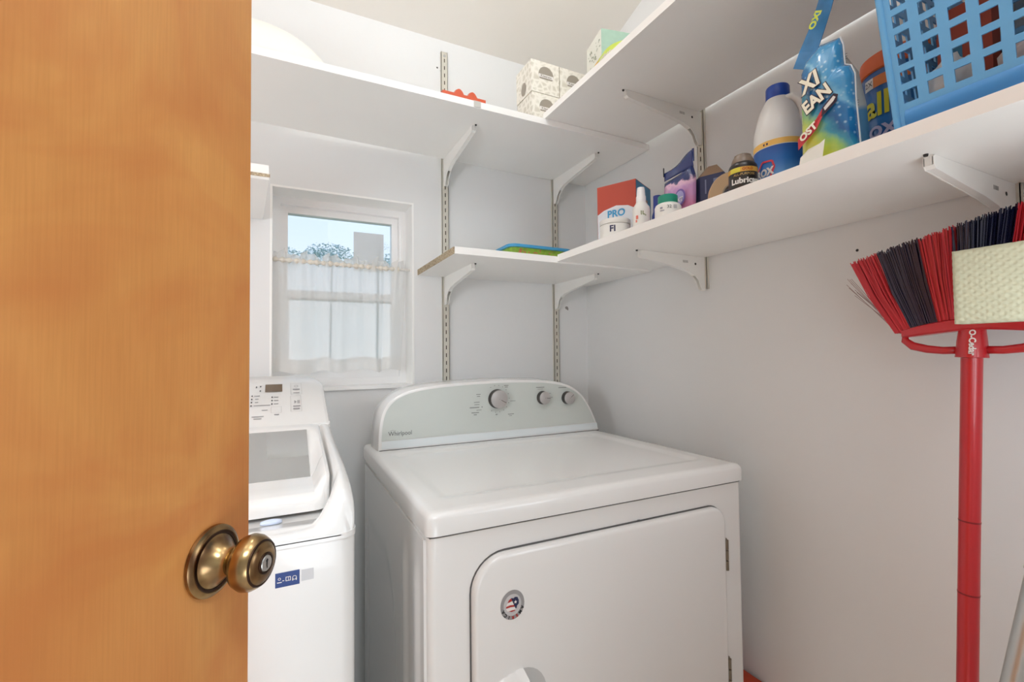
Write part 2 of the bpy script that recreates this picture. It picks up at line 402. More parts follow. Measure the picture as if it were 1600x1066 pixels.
# outdoors: ground and far trees
gr = struct('ground', bx(-30, 40, 1.9, 60, -0.9, -0.5), M('lawn', (150, 160, 120), 0.9, var=0.1, scale=1.0))
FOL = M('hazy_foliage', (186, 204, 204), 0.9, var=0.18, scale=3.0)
BARK = M('hazy_bark', (200, 204, 204), 0.9)  # distance haze mixed into the trunk colour
def far_tree(x, y, ztop, rx, lab, seed, sparse=False):
    random.seed(seed)
    t = thing('tree', (x, y, -0.5), lab, 'tree', None)
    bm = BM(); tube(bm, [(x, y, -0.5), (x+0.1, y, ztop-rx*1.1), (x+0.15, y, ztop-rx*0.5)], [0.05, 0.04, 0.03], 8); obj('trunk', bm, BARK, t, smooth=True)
    bm = BM()
    for k in range(1500 if not sparse else 500):
        d = Vector((random.gauss(0, 1), random.gauss(0, 1), random.gauss(0, 0.8))).normalized()*(random.random()**0.4)
        c = Vector((x, y, ztop-rx*0.62)) + Vector((d.x*rx*1.25, d.y*rx, d.z*rx*0.62))
        s = rx*random.uniform(0.035, 0.075)*(0.7 if sparse else 1)
        q = Matrix.Rotation(random.uniform(0, PI), 4, 'Z') @ Matrix.Rotation(random.uniform(-1.2, 1.2), 4, 'X')
        vs = [bm.verts.new(c + q @ Vector(p)*s) for p in ((-1, 0, 0), (0, -0.6, 0.1), (1, 0, 0), (0, 0.6, 0.1))]
        bm.faces.new(vs)
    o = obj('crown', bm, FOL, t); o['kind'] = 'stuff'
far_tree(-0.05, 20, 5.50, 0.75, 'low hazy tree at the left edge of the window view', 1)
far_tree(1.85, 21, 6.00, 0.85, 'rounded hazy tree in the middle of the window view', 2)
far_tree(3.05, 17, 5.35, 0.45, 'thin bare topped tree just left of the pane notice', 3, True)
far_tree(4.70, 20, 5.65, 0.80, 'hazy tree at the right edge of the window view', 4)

# ================================================================ DOOR
dd = Vector((0.5573, 0.8284, 0)).normalized(); dn = Vector((0.8284, -0.5573, 0)).normalized()
latch = Vector((-0.031, 0.6009, 0))
ang = math.atan2(-dd.y, -dd.x)          # local +x runs from the latch edge towards the hinge
door = thing('door_1', latch, 'orange-brown birch veneer door standing ajar with an antique brass knob', None, rz=ang, kind='structure')
bmx = bx(0, 0.76, -0.0, 0.036, 0.012, 2.04)
# local +y after this rotation points away from the camera side or towards it: find the side
side = 1 if (Matrix.Rotation(ang, 3, 'Z') @ Vector((0, 1, 0))).dot(dn) < 0 else -1
if side == -1:
    bmx.free(); bmx = bx(0, 0.76, -0.036, 0.0, 0.012, 2.04)
leaf = obj('door_leaf', bmx, WOOD, door, bevel=0.0015, local=True)
kn = Matrix.Translation(Vector((-0.0608, 0.5566, 0.9655))) @ dn.to_track_quat('Z', 'Y').to_matrix().to_4x4()
bm = BM(); lathe(bm, [(0.001, 0.0), (0.0335, 0.0), (0.0345, 0.0015), (0.034, 0.004), (0.031, 0.0065), (0.0285, 0.007), (0.0275, 0.0055), (0.026, 0.006), (0.021, 0.010), (0.016, 0.0155), (0.0135, 0.020), (0.013, 0.023), (0.001, 0.023)], 48, kn, cap=False)
obj('rosette', bm, BRASS, door, smooth='auto')
bm = BM(); lathe(bm, [(0.0285, 0.0068), (0.029, 0.0073), (0.0278, 0.0062), (0.0262, 0.0066), (0.0255, 0.0068), (0.0262, 0.0061)], 48, kn, cap=False); obj('rosette_groove', bm, BRASSD, door, smooth=True)
bm = BM(); lathe(bm, [(0.001, 0.021), (0.0105, 0.021), (0.0108, 0.026), (0.0125, 0.0285), (0.019, 0.0315), (0.0245, 0.036), (0.0268, 0.042), (0.0262, 0.0475), (0.0235, 0.0525), (0.0212, 0.0548), (0.0205, 0.0546), (0.0195, 0.0560), (0.0150, 0.0580), (0.0105, 0.0588), (0.001, 0.0588)], 48, kn, cap=False)
knob = obj('knob', bm, BRASS, door, smooth='auto')
bm = BM(); lathe(bm, [(0.0216, 0.0543), (0.0219, 0.0549), (0.0200, 0.0560), (0.0197, 0.0554)], 48, kn, cap=False); obj('knob_groove', bm, BRASSD, door, smooth=True)
bm = BM(); lathe(bm, [(0.0102, 0.0585), (0.0102, 0.0596), (0.0080, 0.0598), (0.0078, 0.0590)], 32, kn, cap=False); obj('keyhole_ring', bm, BRASSD, knob, smooth=True)
bm = BM(); lathe(bm, [(0.001, 0.0602), (0.0070, 0.0602), (0.0076, 0.0595), (0.0076, 0.0588)], 32, kn, cap=False); obj('lock_cylinder', bm, STEEL, knob)
bm = BM(); 
up_l = kn.to_3x3().inverted() @ Vector((0, 0, 1)); rg_l = up_l.cross(Vector((0, 0, 1)))
kf = plane_fn(kn @ Vector((0, 0, 0.0603)), kn.to_3x3() @ rg_l, Vector((0, 0, 1)))
poly(bm, kf, [(-0.0008, -0.0045), (0.0008, -0.0045), (0.0008, 0.001), (0.0018, 0.003), (0.0, 0.0048), (-0.0018, 0.003), (-0.0008, 0.001)], 0.0001); poly(bm, kf, [(-0.002, -0.0012), (-0.0008, -0.002), (-0.0008, -0.001)], 0.0002)
obj('keyhole', bm, DARK, knob)

# ================================================================ SHELVES
def board(name, x0, x1, y0, y1, z0, z1, label, front, rawend=None, pts=None):
    t = thing(name, ((x0+x1)/2, (y0+y1)/2, z0), label, 'shelf')
    if pts: bm = BM(); prism(bm, pts, 'z', z0, z1)
    else: bm = bx(x0, x1, y0, y1, z0, z1)
    obj('board', bm, SHELF, t)
    bm = BM()
    if front == '-y': box(bm, x0, x1, y0-0.0012, y0, z0, z1)
    if front == '-x': box(bm, x0-0.0012, x0, y0, y1, z0, z1)
    obj('edge_band', bm, SHELFE, t, bevel=0.0004)
    if rawend:
        obj('raw_end', bx(*rawend), CHIP, t, label='bare chipboard end')
    return t
board('wall_shelf', -0.80, 1.075, 1.144, 1.47, 1.832, 1.850, 'long white shelf high on the back wall above the window', '-y',
      pts=[(-0.80, 1.144), (1.075, 1.144), (1.075, 1.504), (0.78, 1.503), (-0.80, 1.452)])
board('wall_shelf', 0.404, 1.075, 1.141, 1.500, 1.432, 1.4505, 'short white shelf with bare chipboard end right of the window', '-y',
      rawend=(0.4025, 0.4040, 1.1405, 1.500, 1.4322, 1.4503))
board('wall_shelf', 0.685, 1.062, -0.015, 1.155, 1.851, 1.869, 'wide white upper shelf running along the right wall', '-x')
board('wall_shelf', 0.718, 1.073, -0.015, 1.139, 1.4365, 1.4555, 'white lower shelf along the right wall holding the cleaning products', '-x')
# stub of shelf left of the window
board('wall_shelf', -0.55, -0.024, 1.140, 1.500, 1.563, 1.588, 'white shelf end with a tan lower edge, left of the window behind the door', '-y',
      pts=[(-0.55, 1.16), (-0.024, 1.16), (-0.046, 1.500), (-0.55, 1.500)])
obj('edge_strip', bx(-0.55, -0.0215, 1.136, 1.1375, 1.561, 1.568), CHIP, bpy.data.objects['wall_shelf.004'] if 'wall_shelf.004' in bpy.data.objects else None, label='tan exposed lower edge')

# slotted standards
def standard(x, y, z0, z1, facing, label):
    t = thing('shelf_standard', (x, y, z0), label, 'shelf rail', None)
    bm = BM(); w, d, th = 0.0115, 0.010, 0.0014
    if facing == '-y':
        box(bm, x-w, x+w, y-d, y-d+th, z0, z1); box(bm, x-w, x-w+th, y-d, y, z0, z1); box(bm, x+w-th, x+w, y-d, y, z0, z1)
    else:
        box(bm, x-d, x-d+th, y-w, y+w, z0, z1); box(bm, x-d, x, y-w, y-w+th, z0, z1); box(bm, x-d, x, y+w-th, y+w, z0, z1)
    obj('rail', bm, STDM, t)
    bm = BM(); z = z0 + 0.03
    while z < z1-0.03:
        if facing == '-y': box(bm, x-0.0016, x+0.0016, y-d-0.0003, y-d+0.0005, z, z+0.013)
        else: box(bm, x-d-0.0003, x-d+0.0005, y-0.0016, y+0.0016, z, z+0.013)
        z += 0.0258
    s = obj('slots', bm, SLOT, t); s['kind'] = 'stuff'
    bm = BM()
    for zz in (z0+0.012, z1-0.014):
        q = Matrix.Translation((x, y-d, zz)) @ Matrix.Rotation(PI/2, 4, 'X') if facing == '-y' else Matrix.Translation((x-d, y, zz)) @ Matrix.Rotation(-PI/2, 4, 'Y')
        lathe(bm, [(0.0045, 0), (0.004, 0.0015), (0.002, 0.002), (0.0005, 0.0012)], 12, q)
    obj('screws', bm, STEEL, t, kind='stuff')
standard(0.4985, YB, 0.90, 2.205, '-y', 'slotted cream metal rail on the back wall just right of the window')
standard(0.9335, YB, 0.90, 2.17, '-y', 'slotted cream metal rail on the back wall near the right corner')
standard(XW, 0.932, 1.347, 2.20, '-x', 'slotted white metal rail on the right wall near the corner')
standard(XW, 0.312, 1.347, 2.20, '-x', 'slotted white metal rail on the right wall above the broom')

def bracket(x, y, z, facing, L, label, marks=False):
    """z = underside of the shelf; the arm runs from the wall towards the room"""
    t = thing('shelf_bracket', (x, y, z-0.075), label, 'bracket', 'pressed steel shelf brackets')
    pr = [(0.0, 0.0), (L-0.004, 0.0), (L, -0.003), (L, -0.014), (L-0.006, -0.019), (L*0.62, -0.030), (L*0.42, -0.036), (L*0.25, -0.044), (L*0.16, -0.054), (L*0.10, -0.068), (L*0.07, -0.086), (0.012, -0.094), (0.0, -0.094)]
    off = 0.0104
    bm = BM()
    for s in (-1, 1):
        if facing == '-y': prism(bm, [(y-off-p, z+q-0.0004) for p, q in pr], 'x', x+s*0.0052-0.0009, x+s*0.0052+0.0009)
        else: prism(bm, [(x-off-p, z+q-0.0004) for p, q in pr], 'y', y+s*0.0052-0.0009, y+s*0.0052+0.0009)
    # bottom web and tip
    for (p, q), (p2, q2) in zip(pr[3:8], pr[4:9]):
        if facing == '-y':
            vs = [(x-0.0052, y-off-p, z+q), (x+0.0052, y-off-p, z+q), (x+0.0052, y-off-p2, z+q2), (x-0.0052, y-off-p2, z+q2)]
        else:
            vs = [(x-off-p, y-0.0052, z+q), (x-off-p, y+0.0052, z+q), (x-off-p2, y+0.0052, z+q2), (x-off-p2, y-0.0052, z+q2)]
        bm.faces.new([bm.verts.new(v) for v in vs])
    if facing == '-y': box(bm, x-0.0052, x+0.0052, y-off-L, y-off-L+0.001, z-0.015, z-0.0004)
    else: box(bm, x-off-L, x-off-L+0.001, y-0.0052, y+0.0052, z-0.015, z-0.0004)
    obj('arm', bm, METALW, t)
    if facing == '-y': hb = bx(x-0.0045, x+0.0045, y-off-0.006, y-off+0.003, z-0.092, z-0.002)
    else: hb = bx(x-off-0.006, x-off+0.003, y-0.0045, y+0.0045, z-0.092, z-0.002)
    obj('hook_plate', hb, METALW, t)
    if marks:
        # stamped marks on the side that faces the window: side -> +y for the right wall
        f = plane_fn((x-off-0.055, y-0.0062, z-0.022), (1, 0, 0), (0, 0, 1))
        bars(f, [(-0.012-0.004*k, 0.004, 0.0018, 0.007) for k in range(5)], M('grey_stamp', (120, 116, 110), 0.6), t, 'stamped_marks', lift=0.0002)
        bm = BM(); poly(bm, f, [(0.018+0.0035*math.cos(a*PI/6), 0.0035*math.sin(a*PI/6)) for a in range(12)], 0.0004); obj('punched_hole', bm, DARK, t)
    # screw through the tip into the shelf
    bm = BM()
    if facing == '-y': lathe(bm, [(0.003, 0), (0.0025, -0.003)], 10, Matrix.Translation((x+0.004, y-off-L-0.006, z)))
    else: lathe(bm, [(0.003, 0), (0.0025, -0.003)], 10, Matrix.Translation((x-off-L-0.006, y, z)))
    obj('screw', bm, DARK, t)
    del t['group']
    return t
bracket(0.4985, YB, 1.832, '-y', 0.262, 'bracket under the high back shelf, the one nearer the window')
bracket(0.9335, YB, 1.832, '-y', 0.262, 'bracket under the high back shelf, the one near the right corner')
bracket(0.4985, YB, 1.432, '-y', 0.250, 'bracket under the low back shelf beside the window, left of the dryer knobs')
bracket(0.9335, YB, 1.432, '-y', 0.250, 'bracket under the low back shelf in the right corner')
bracket(XW, 0.932, 1.851, '-x', 0.270, 'bracket under the wide upper shelf on the right wall', True)
bracket(XW, 0.932, 1.4365, '-x', 0.235, 'bracket under the lower right shelf near the corner, with stamped marks', True)
bracket(XW, 0.312, 1.4365, '-x', 0.270, 'bracket under the lower right shelf above the broom', True)

# ================================================================ DRYER
DR = thing('dryer', (0.209, 0.729, 0), 'white front loading tumble dryer with a pale grey knob panel', 'dryer', rz=-math.radians(0.45))
DW, DD = 0.737, 0.668
def L(bmf): return bmf
# cabinet: body with rounded vertical edges
bm = BM(); prism(bm, rrect(0.004, DW-0.004, 0.006, DD-0.01, [0.012, 0.012, 0.004, 0.004], 5), 'z', 0.02, 0.873)
obj('cabinet', bm, APPL, DR, smooth='auto', local=True)
# left side panel embossing
def side_h(y, z):
    # raised frame and recessed arched field on the left side
    d = 0.0
    yc0, yc1 = 0.235, 0.60
    top = 0.745 - 0.30*max(0, (0.36-y)/0.14)**2*0.5 if y < 0.36 else 0.745
    inside = sstep(yc0, yc0+0.025, y)*(1-sstep(yc1-0.025, yc1, y))*(1-sstep(top-0.03, top, z))*sstep(0.10, 0.14, z)
    rib = sstep(0.045, 0.06, y)*(1-sstep(0.075, 0.09, y)) + sstep(0.13, 0.145, y)*(1-sstep(0.16, 0.175, y))
    rib *= sstep(0.08, 0.12, z)*(1-sstep(0.78, 0.83, z))
    return 0.0015 + 0.0035*rib - 0.0*inside + 0.006*(1-inside)*0.5
bm = BM(); heightslab(bm, lambda y, z: Vector((0.004 - side_h(y, z), y, z)), lambda y, z: Vector((0.0045, y, z)), 70, 50, 0.022, 0.640, 0.03, 0.868)
obj('side_panel', bm, APPL, DR, smooth='auto', local=True)
# front panel seam
obj('top_seam', bx(0.006, DW-0.006, 0.008, DD-0.012, 0.873, 0.8775), GAP, DR, local=True)
# top
def top_h(x, y):
    e = min(x, DW-x, y)
    edge = -0.010*(1 - min(1, e/0.010))**2
    rx = min(x-0.045, DW-0.045-x); fr = min(y-0.075, 0.50-y)
    d = min(rx, fr)
    return 0.914 + edge - 0.004*sstep(0.0, 0.018, d)
xs_ = [0, 0.002, 0.005, 0.010] + [0.010+(DW-0.02)*k/72 for k in range(1, 72)] + [DW-0.010, DW-0.005, DW-0.002, DW]
ys_ = [0, 0.002, 0.005, 0.010] + [0.010+(DD-0.01)*k/60 for k in range(1, 61)]
def lid_pt(i, j, z=None):
    x, y = xs_[i], ys_[j]
    r = 0.014
    X, Y = x, y
    if x < r and y < r:
        a = Vector((x-r, y-r)); m_ = max(abs(a.x), abs(a.y)); 
        if a.length > 0: a = a.normalized()*m_
        X, Y = r+a.x, r+a.y
    if x > DW-r and y < r:
        a = Vector((x-DW+r, y-r)); m_ = max(abs(a.x), abs(a.y))
        if a.length > 0: a = a.normalized()*m_
        X, Y = DW-r+a.x, r+a.y
    return Vector((X, Y, top_h(x, y) if z is None else z))
bm = BM(); nx, ny = len(xs_), len(ys_)
T = [[bm.verts.new(lid_pt(i, j)) for j in range(ny)] for i in range(nx)]
B = [[bm.verts.new(lid_pt(i, j, 0.8775)) for j in range(ny)] for i in range(nx)]
for i in range(nx-1):
    for j in range(ny-1):
        bm.faces.new([T[i][j], T[i+1][j], T[i+1][j+1], T[i][j+1]]); bm.faces.new([B[i][j], B[i][j+1], B[i+1][j+1], B[i+1][j]])
for i in range(nx-1):
    bm.faces.new([T[i][0], B[i][0], B[i+1][0], T[i+1][0]]); bm.faces.new([T[i+1][-1], B[i+1][-1], B[i][-1], T[i][-1]])
for j in range(ny-1):
    bm.faces.new([T[0][j+1], B[0][j+1], B[0][j], T[0][j]]); bm.faces.new([T[-1][j], B[-1][j], B[-1][j+1], T[-1][j+1]])
obj('top_panel', bm, APPL, DR, smooth='auto', local=True)
# console: outline in local x,z
PROF = [(0.020, 0.0), (0.0215, 0.035), (0.025, 0.070), (0.033, 0.102), (0.050, 0.128), (0.078, 0.148), (0.115, 0.160), (0.17, 0.168), (0.25, 0.1735), (0.35, 0.1765), (0.45, 0.176), (0.54, 0.172), (0.60, 0.163), (0.640, 0.149), (0.672, 0.128), (0.698, 0.098), (0.718, 0.062), (0.733, 0.025), (0.740, 0.0)]
def smoothprof(P, n=3):
    for _ in range(n):
        Q = [P[0]]
        for a, b in zip(P, P[1:]):
            Q += [(a[0]*.75+b[0]*.25, a[1]*.75+b[1]*.25), (a[0]*.25+b[0]*.75, a[1]*.25+b[1]*.75)]
        Q.append(P[-1]); P = Q
    return P
P2 = smoothprof(PROF, 2)
CY = 0.548
bm = BM()
def inset_prof(P, d):
    cx, cz_ = 0.38, 0.0
    out = []
    for k, (x, z) in enumerate(P):
        a = P[max(k-1, 0)]; b = P[min(k+1, len(P)-1)]
        tx, tz = b[0]-a[0], b[1]-a[1]; l_ = math.hypot(tx, tz) or 1
        out.append((x + tz/l_*d, max(0, z - tx/l_*d)))
    return out
layers = [(0.006, 0.0), (0.0015, 0.002), (0.0, 0.006), (-0.002, 0.05), (-0.004, 0.085), (0.002, 0.10)]
rings = []
for ins, yy in layers:
    q = inset_prof(P2, ins)
    rings.append([bm.verts.new((x, CY + yy + 0.012*z/0.17, 0.9145+z)) for x, z in q])
for A, Bq in zip(rings, rings[1:]):
    for k in range(len(A)-1): bm.faces.new([A[k], A[k+1], Bq[k+1], Bq[k]])
    bm.faces.new([A[-1], A[0], Bq[0], Bq[-1]])
bm.faces.new(rings[0]); bm.faces.new(rings[-1][::-1])
con = obj('control_panel', bm, APPLP, DR, smooth='auto', local=True)
cf = lambda a, b, w=0.0: ROOTM[DR] @ Vector((a, CY - w + 0.012*b/0.17, 0.9145 + b))
FASC = M('pale_grey_green_fascia', (193, 198, 193), 0.38, var=0.01, scale=10)
bm = BM(); q = [p for p in inset_prof(P2, 0.0085) if p[1] > 0.0255]
q = [(q[0][0]-0.0005, 0.0255)] + q + [(q[-1][0]+0.002, 0.0255)]
poly(bm, cf, q, 0.0008); obj('fascia', bm, FASC, DR, label='pale grey-green control fascia')
print_patch('lower_strip', cf, (0.030, 0.733, 0.004, 0.024), M('pale_blue_white_strip', (214, 220, 222), 0.25), DR, lift=0.0010)
obj('console_gap', bx(0.024, 0.738, CY-0.001, CY+0.004, 0.9125, 0.9155), GAP, DR, local=True)
KG = M('satin_grey_knob', (176, 172, 170), 0.32, 0.25)
KD = M('dark_knob_skirt', (62, 58, 56), 0.45)
INK = M('grey_print', (112, 114, 112), 0.6)
def knob_d(u, v, r, ang_):
    k0 = ROOTM[DR] @ Matrix.Translation((u, CY - 0.001 + 0.012*v/0.17, 0.9145+v)) @ Matrix.Rotation(PI/2 , 4, 'X')
    bm = BM(); lathe(bm, [(r*1.02, 0), (r*1.0, 0.004), (r*0.95, 0.010), (r*0.93, 0.015)], 40, k0); k = obj('knob', bm, KD, DR, smooth='auto')
    bm = BM(); lathe(bm, [(r*0.93, 0.015), (r*0.95, 0.0165), (r*0.93, 0.0185), (r*0.80, 0.0195), (0.0008, 0.0198)], 40, k0, cap=False); obj('knob_cap', bm, KG, k, smooth='auto')
    f = lambda a, b, w=0.0: k0 @ Vector((a*math.cos(ang_)-b*math.sin(ang_), a*math.sin(ang_)+b*math.cos(ang_), 0.0198+w))
    bm = BM(); poly(bm, f, [(r*0.2, -0.0007), (r*0.85, -0.0007), (r*0.85, 0.0007), (r*0.2, 0.0007)], 0.0003); obj('pointer', bm, KD, k)
knob_d(0.372, 0.121, 0.0285, -0.5)
knob_d(0.529, 0.117, 0.0205, -0.1)
knob_d(0.620, 0.112, 0.0205, 0.7)
cfx = lambda a, b, w=0.0: cf(a, b, w+0.0008)
sp = []
for k in range(18):
    a = 2*PI*k/18; R_ = 0.040
    if -2.2 < (a if a < PI else a-2*PI) < 2.4: sp.append((0.372+R_*math.cos(a), 0.121+R_*math.sin(a), 0.0025, 0.0018))
sp += [(0.312, 0.137, 0.014, 0.0016), (0.312, 0.131, 0.010, 0.0016), (0.306, 0.114, 0.018, 0.0016), (0.306, 0.107, 0.016, 0.0014), (0.298, 0.099, 0.030, 0.0022), (0.322, 0.0995, 0.003, 0.003),
       (0.312, 0.091, 0.016, 0.0014), (0.300, 0.084, 0.024, 0.0020), (0.300, 0.078, 0.010, 0.0020), (0.404, 0.160, 0.015, 0.0018), (0.404, 0.155, 0.010, 0.0018), (0.424, 0.112, 0.018, 0.0012),
       (0.416, 0.073, 0.020, 0.0018), (0.414, 0.068, 0.010, 0.0012), (0.368, 0.0745, 0.006, 0.002), (0.522, 0.1495, 0.030, 0.0018), (0.604, 0.1455, 0.030, 0.0018),
       (0.556, 0.129, 0.008, 0.0012), (0.560, 0.116, 0.012, 0.0014), (0.522, 0.144, 0.02, 0.0010)]
bars(cfx, sp, INK, DR)
text('Whirlpool', 0.0165, lambda a, b, w=0: cfx(0.080+a, 0.0425+b, w), M('dark_grey_logo', (82, 82, 84), 0.4), DR, 'brand_lettering', sx_=0.93)
bm = BM(); n_ = 12
pts = [(0.052+0.016*k/n_, 0.0505+0.0018*math.sin(PI*k/n_)) for k in range(n_+1)] + [(0.068-0.016*k/n_, 0.0498+0.0018*math.sin(PI*(n_-k)/n_)) for k in range(n_+1)]
poly(bm, cfx, pts, 0.0006); obj('logo_swoosh', bm, INK, DR)
# door of the dryer
DXa, DXb, DZa, DZb = 0.0745, 0.664, 0.385, 0.832
def dz_of(x): return 0
bm = BM(); prism(bm, rrect(DXa-0.0022, DXb+0.0022, DZa-0.0022, DZb+0.0026, [0.05, 0.05, 0.040, 0.064], 8), 'y', 0.0040, 0.0062); obj('door_gap', bm, GAP, DR, local=True)
OUT = rrect(DXa, DXb, DZa, DZb, [0.05, 0.05, 0.036, 0.060], 10)
bm = BM()
cxd, czd = (DXa+DXb)/2, (DZa+DZb)/2
lay = [(1.0, 0.006), (1.0, -0.004), (0.9965, -0.0075), (0.990, -0.0095), (0.975, -0.0105)]
def ins_out(d): return rrect(DXa+d, DXb-d, DZa+d, DZb-d, [max(.004, r-d) for r in (0.05, 0.05, 0.036, 0.060)], 10)
lays = [(0, 0.006), (0, -0.003), (0.0012, -0.0065), (0.0035, -0.0088), (0.008, -0.0100)]
rings = [[bm.verts.new((x, yy, z)) for x, z in ins_out(d)] for d, yy in lays]
for A, Bq in zip(rings, rings[1:]):
    for k in range(len(A)): bm.faces.new([A[k], A[(k+1) % len(A)], Bq[(k+1) % len(A)], Bq[k]])
bm.faces.new(rings[-1]); bm.faces.new(rings[0][::-1])
dr = obj('door', bm, APPL, DR, smooth='auto', local=True)
# handle: scooped grip at the left, with the pocket to its right
bm = BM()
def grip(u, v):
    x = 0.108 + 0.054*u; z = 0.520 + 0.125*v
    topc = 1 - sstep(0.76 + 0.10*u, 0.84 + 0.10*u, v); botc = sstep(0.0, 0.2, v)
    h = 0.026*(math.sin(min(1, u/0.8)*PI/2))**0.9*topc*botc
    return Vector((x, -0.0098 - h, z))
heightslab(bm, grip, lambda u, v: Vector((0.108+0.054*u, -0.0095, 0.520+0.125*v)), 20, 40, 0, 1, 0, 1)
hd = obj('door_handle', bm, APPLP, dr, smooth='auto', local=True)
bm = BM()
prism(bm, [(0.162, 0.53)] + [(0.162+0.046*math.sin(a), 0.585+0.050*-math.cos(a)) for a in [PI*k/14 for k in range(15)]] + [(0.162, 0.64)], 'y', -0.0103, -0.0100)
obj('handle_pocket', bm, M('pocket_shade', (188, 187, 185), 0.4), dr, local=True)  # flat plate, shade of the recess put into its grey
# hinges
for z in (0.725, 0.470):
    bm = BM(); box(bm, 0.662, 0.6715, -0.004, 0.0045, z-0.034, z+0.034); h = obj('hinge', bm, M('tarnished_steel', (136, 126, 110), 0.4, 0.8), DR, bevel=0.001, local=True)
    bm = BM()
    for k in range(3): lathe(bm, [(0.0042, 0), (0.0042, 0.02)], 12, Matrix.Translation((0.6672, -0.006, z-0.033+0.0225*k)))
    obj('hinge_knuckles', bm, M('tarnished_steel', (136, 126, 110), 0.4, 0.8), h, smooth='auto', local=True)
# round flag sticker
sf = lambda a, b, w=0.0: ROOTM[DR] @ Vector((0.1435+a, -0.0100-w, 0.7455+b))
bm = BM(); poly(bm, sf, [(0.0225*math.cos(2*PI*k/40), 0.0245*math.sin(2*PI*k/40)) for k in range(40)], 0.0004)
stk = obj('round_sticker', bm, M('silver_sticker', (158, 156, 156), 0.35, 0.2), dr, label='round silver sticker with a flag print and the word AMERICA upside down')
bm = BM(); poly(bm, sf, [(0.0165*math.cos(2*PI*k/40), 0.0178*math.sin(2*PI*k/40)) for k in range(40)], 0.0006); obj('sticker_field', bm, M('pale_sticker', (190, 188, 188), 0.4), stk)
NAVY = M('navy_print', (34, 38, 74), 0.5); RED = M('red_print', (168, 44, 40), 0.5); WHT = M('white_print', (226, 222, 218), 0.5); BLK = M('black_print', (30, 30, 32), 0.5)
bm = BM(); poly(bm, sf, [(-0.0125, -0.004), (-0.011, 0.002), (-0.007, 0.009), (-0.003, 0.0115), (0.006, -0.008), (0.0055, -0.0095), (-0.002, -0.0105), (-0.010, -0.0085)], 0.0008); obj('flag_white', bm, WHT, stk)
bm = BM()
poly(bm, sf, [(-0.0095, 0.005), (-0.007, 0.009), (-0.003, 0.0115), (-0.0005, 0.0065), (-0.005, 0.0055)], 0.0010); poly(bm, sf, [(-0.0125, -0.0035), (-0.0118, -0.0005), (-0.005, 0.0005), (0.0025, -0.0005), (0.004, -0.004), (-0.004, -0.003)], 0.0010)
poly(bm, sf, [(-0.008, -0.0092), (-0.002, -0.0088), (0.0055, -0.009), (0.004, -0.0106), (-0.002, -0.0112)], 0.0010); obj('flag_stripes', bm, RED, stk)
bm = BM(); poly(bm, sf, [(-0.003, 0.012), (0.002, 0.0105), (0.004, 0.0125), (0.009, 0.0115), (0.0115, 0.006), (0.0115, 0.000), (0.008, -0.003), (0.0075, -0.006), (0.0055, -0.0075)], 0.0012); obj('flag_canton', bm, NAVY, stk)
bm = BM(); poly(bm, sf, [(0.0052+(0.0034 if k % 2 == 0 else 0.0014)*math.sin(2*PI*k/10), 0.0040+(0.0034 if k % 2 == 0 else 0.0014)*math.cos(2*PI*k/10)) for k in range(10)], 0.0014); obj('flag_star', bm, WHT, stk)
for k, ch in enumerate('AMERICA'):
    th = math.radians(-22 - 22.5*k)      # upside-down text runs from the right round the bottom to the left
    R_ = 0.0192; px_, pz_ = R_*math.cos(th), R_*1.06*math.sin(th); rr = th - PI/2 + PI + PI   # letter top points outward
    text(ch, 0.0072, (lambda a, b, w=0, px_=px_, pz_=pz_, al=th-PI/2: sf(px_ + a*math.cos(al)-b*math.sin(al), pz_ + a*math.sin(al)+b*math.cos(al), w)), (RED if ch in 'ER' else BLK), stk, 'letter', lift=0.0016, bold=0.0003)
# little chips of the enamel
bm = BM(); poly(bm, lambda a, b, w=0: ROOTM[DR] @ Vector((0.43+a, 0.0060-w-0.003, 0.8355+b)), [(-.004, -.001), (.003, -.002), (.004, .001), (-.003, .0015)], 0.0); obj('enamel_chip', bm, GAP, DR)
for (x, z) in ((0.17, 0.03), (0.6, 0.03)):
    pass
for (x, y) in ((0.04, 0.05), (0.697, 0.05), (0.04, 0.60), (0.697, 0.60)):
    bm = BM(); lathe(bm, [(0.018, 0), (0.018, 0.008), (0.008, 0.010), (0.008, 0.022)], 16, Matrix.Translation((x, y, 0))); obj('foot', bm, DARK, DR, smooth='auto', local=True)

# ================================================================ WASHER
WR = thing('washing_machine', (-0.238, 0.752, 0), 'white top loading washing machine with a digital panel, partly behind the wooden door', 'washer')
wx0, wx1 = -0.581, 0.105; wy0, wy1 = 0.752, 1.42
bm = BM(); prism(bm, rrect(wx0, wx1, wy0, wy1, [0.022, 0.022, 0.01, 0.01], 6), 'z', 0.025, 0.893)
obj('cabinet', bm, APPL, WR, smooth='auto')
# front edge ledge
bm = BM(); prism(bm, rrect(wx0-0.0015, wx1+0.0015, wy0-0.002, wy1, [0.023, 0.023, 0.01, 0.01], 6), 'z', 0.8935, 0.902); obj('deck_rim', bm, APPLP, WR, smooth='auto', bevel=0.002)
RAIL = [(0.750, 0.900), (0.753, 0.908), (0.758, 0.920), (0.766, 0.938), (0.780, 0.955), (0.800, 0.9655), (0.830, 0.9735), (0.870, 0.9800), (0.920, 0.9865), (0.980, 0.9925), (1.040, 0.9985), (1.10, 1.0060), (1.17, 1.0180), (1.30, 1.022), (1.42, 1.022)]
CENT = [(0.750, 0.900), (0.753, 0.908), (0.760, 0.9115), (0.790, 0.9095), (0.830, 0.9030), (0.858, 0.8990), (0.875, 0.8990), (0.95, 0.915), (1.10, 0.990), (1.17, 1.0180), (1.30, 1.022), (1.42, 1.022)]
xc = (wx0+wx1)/2; hw = (wx1-wx0)/2
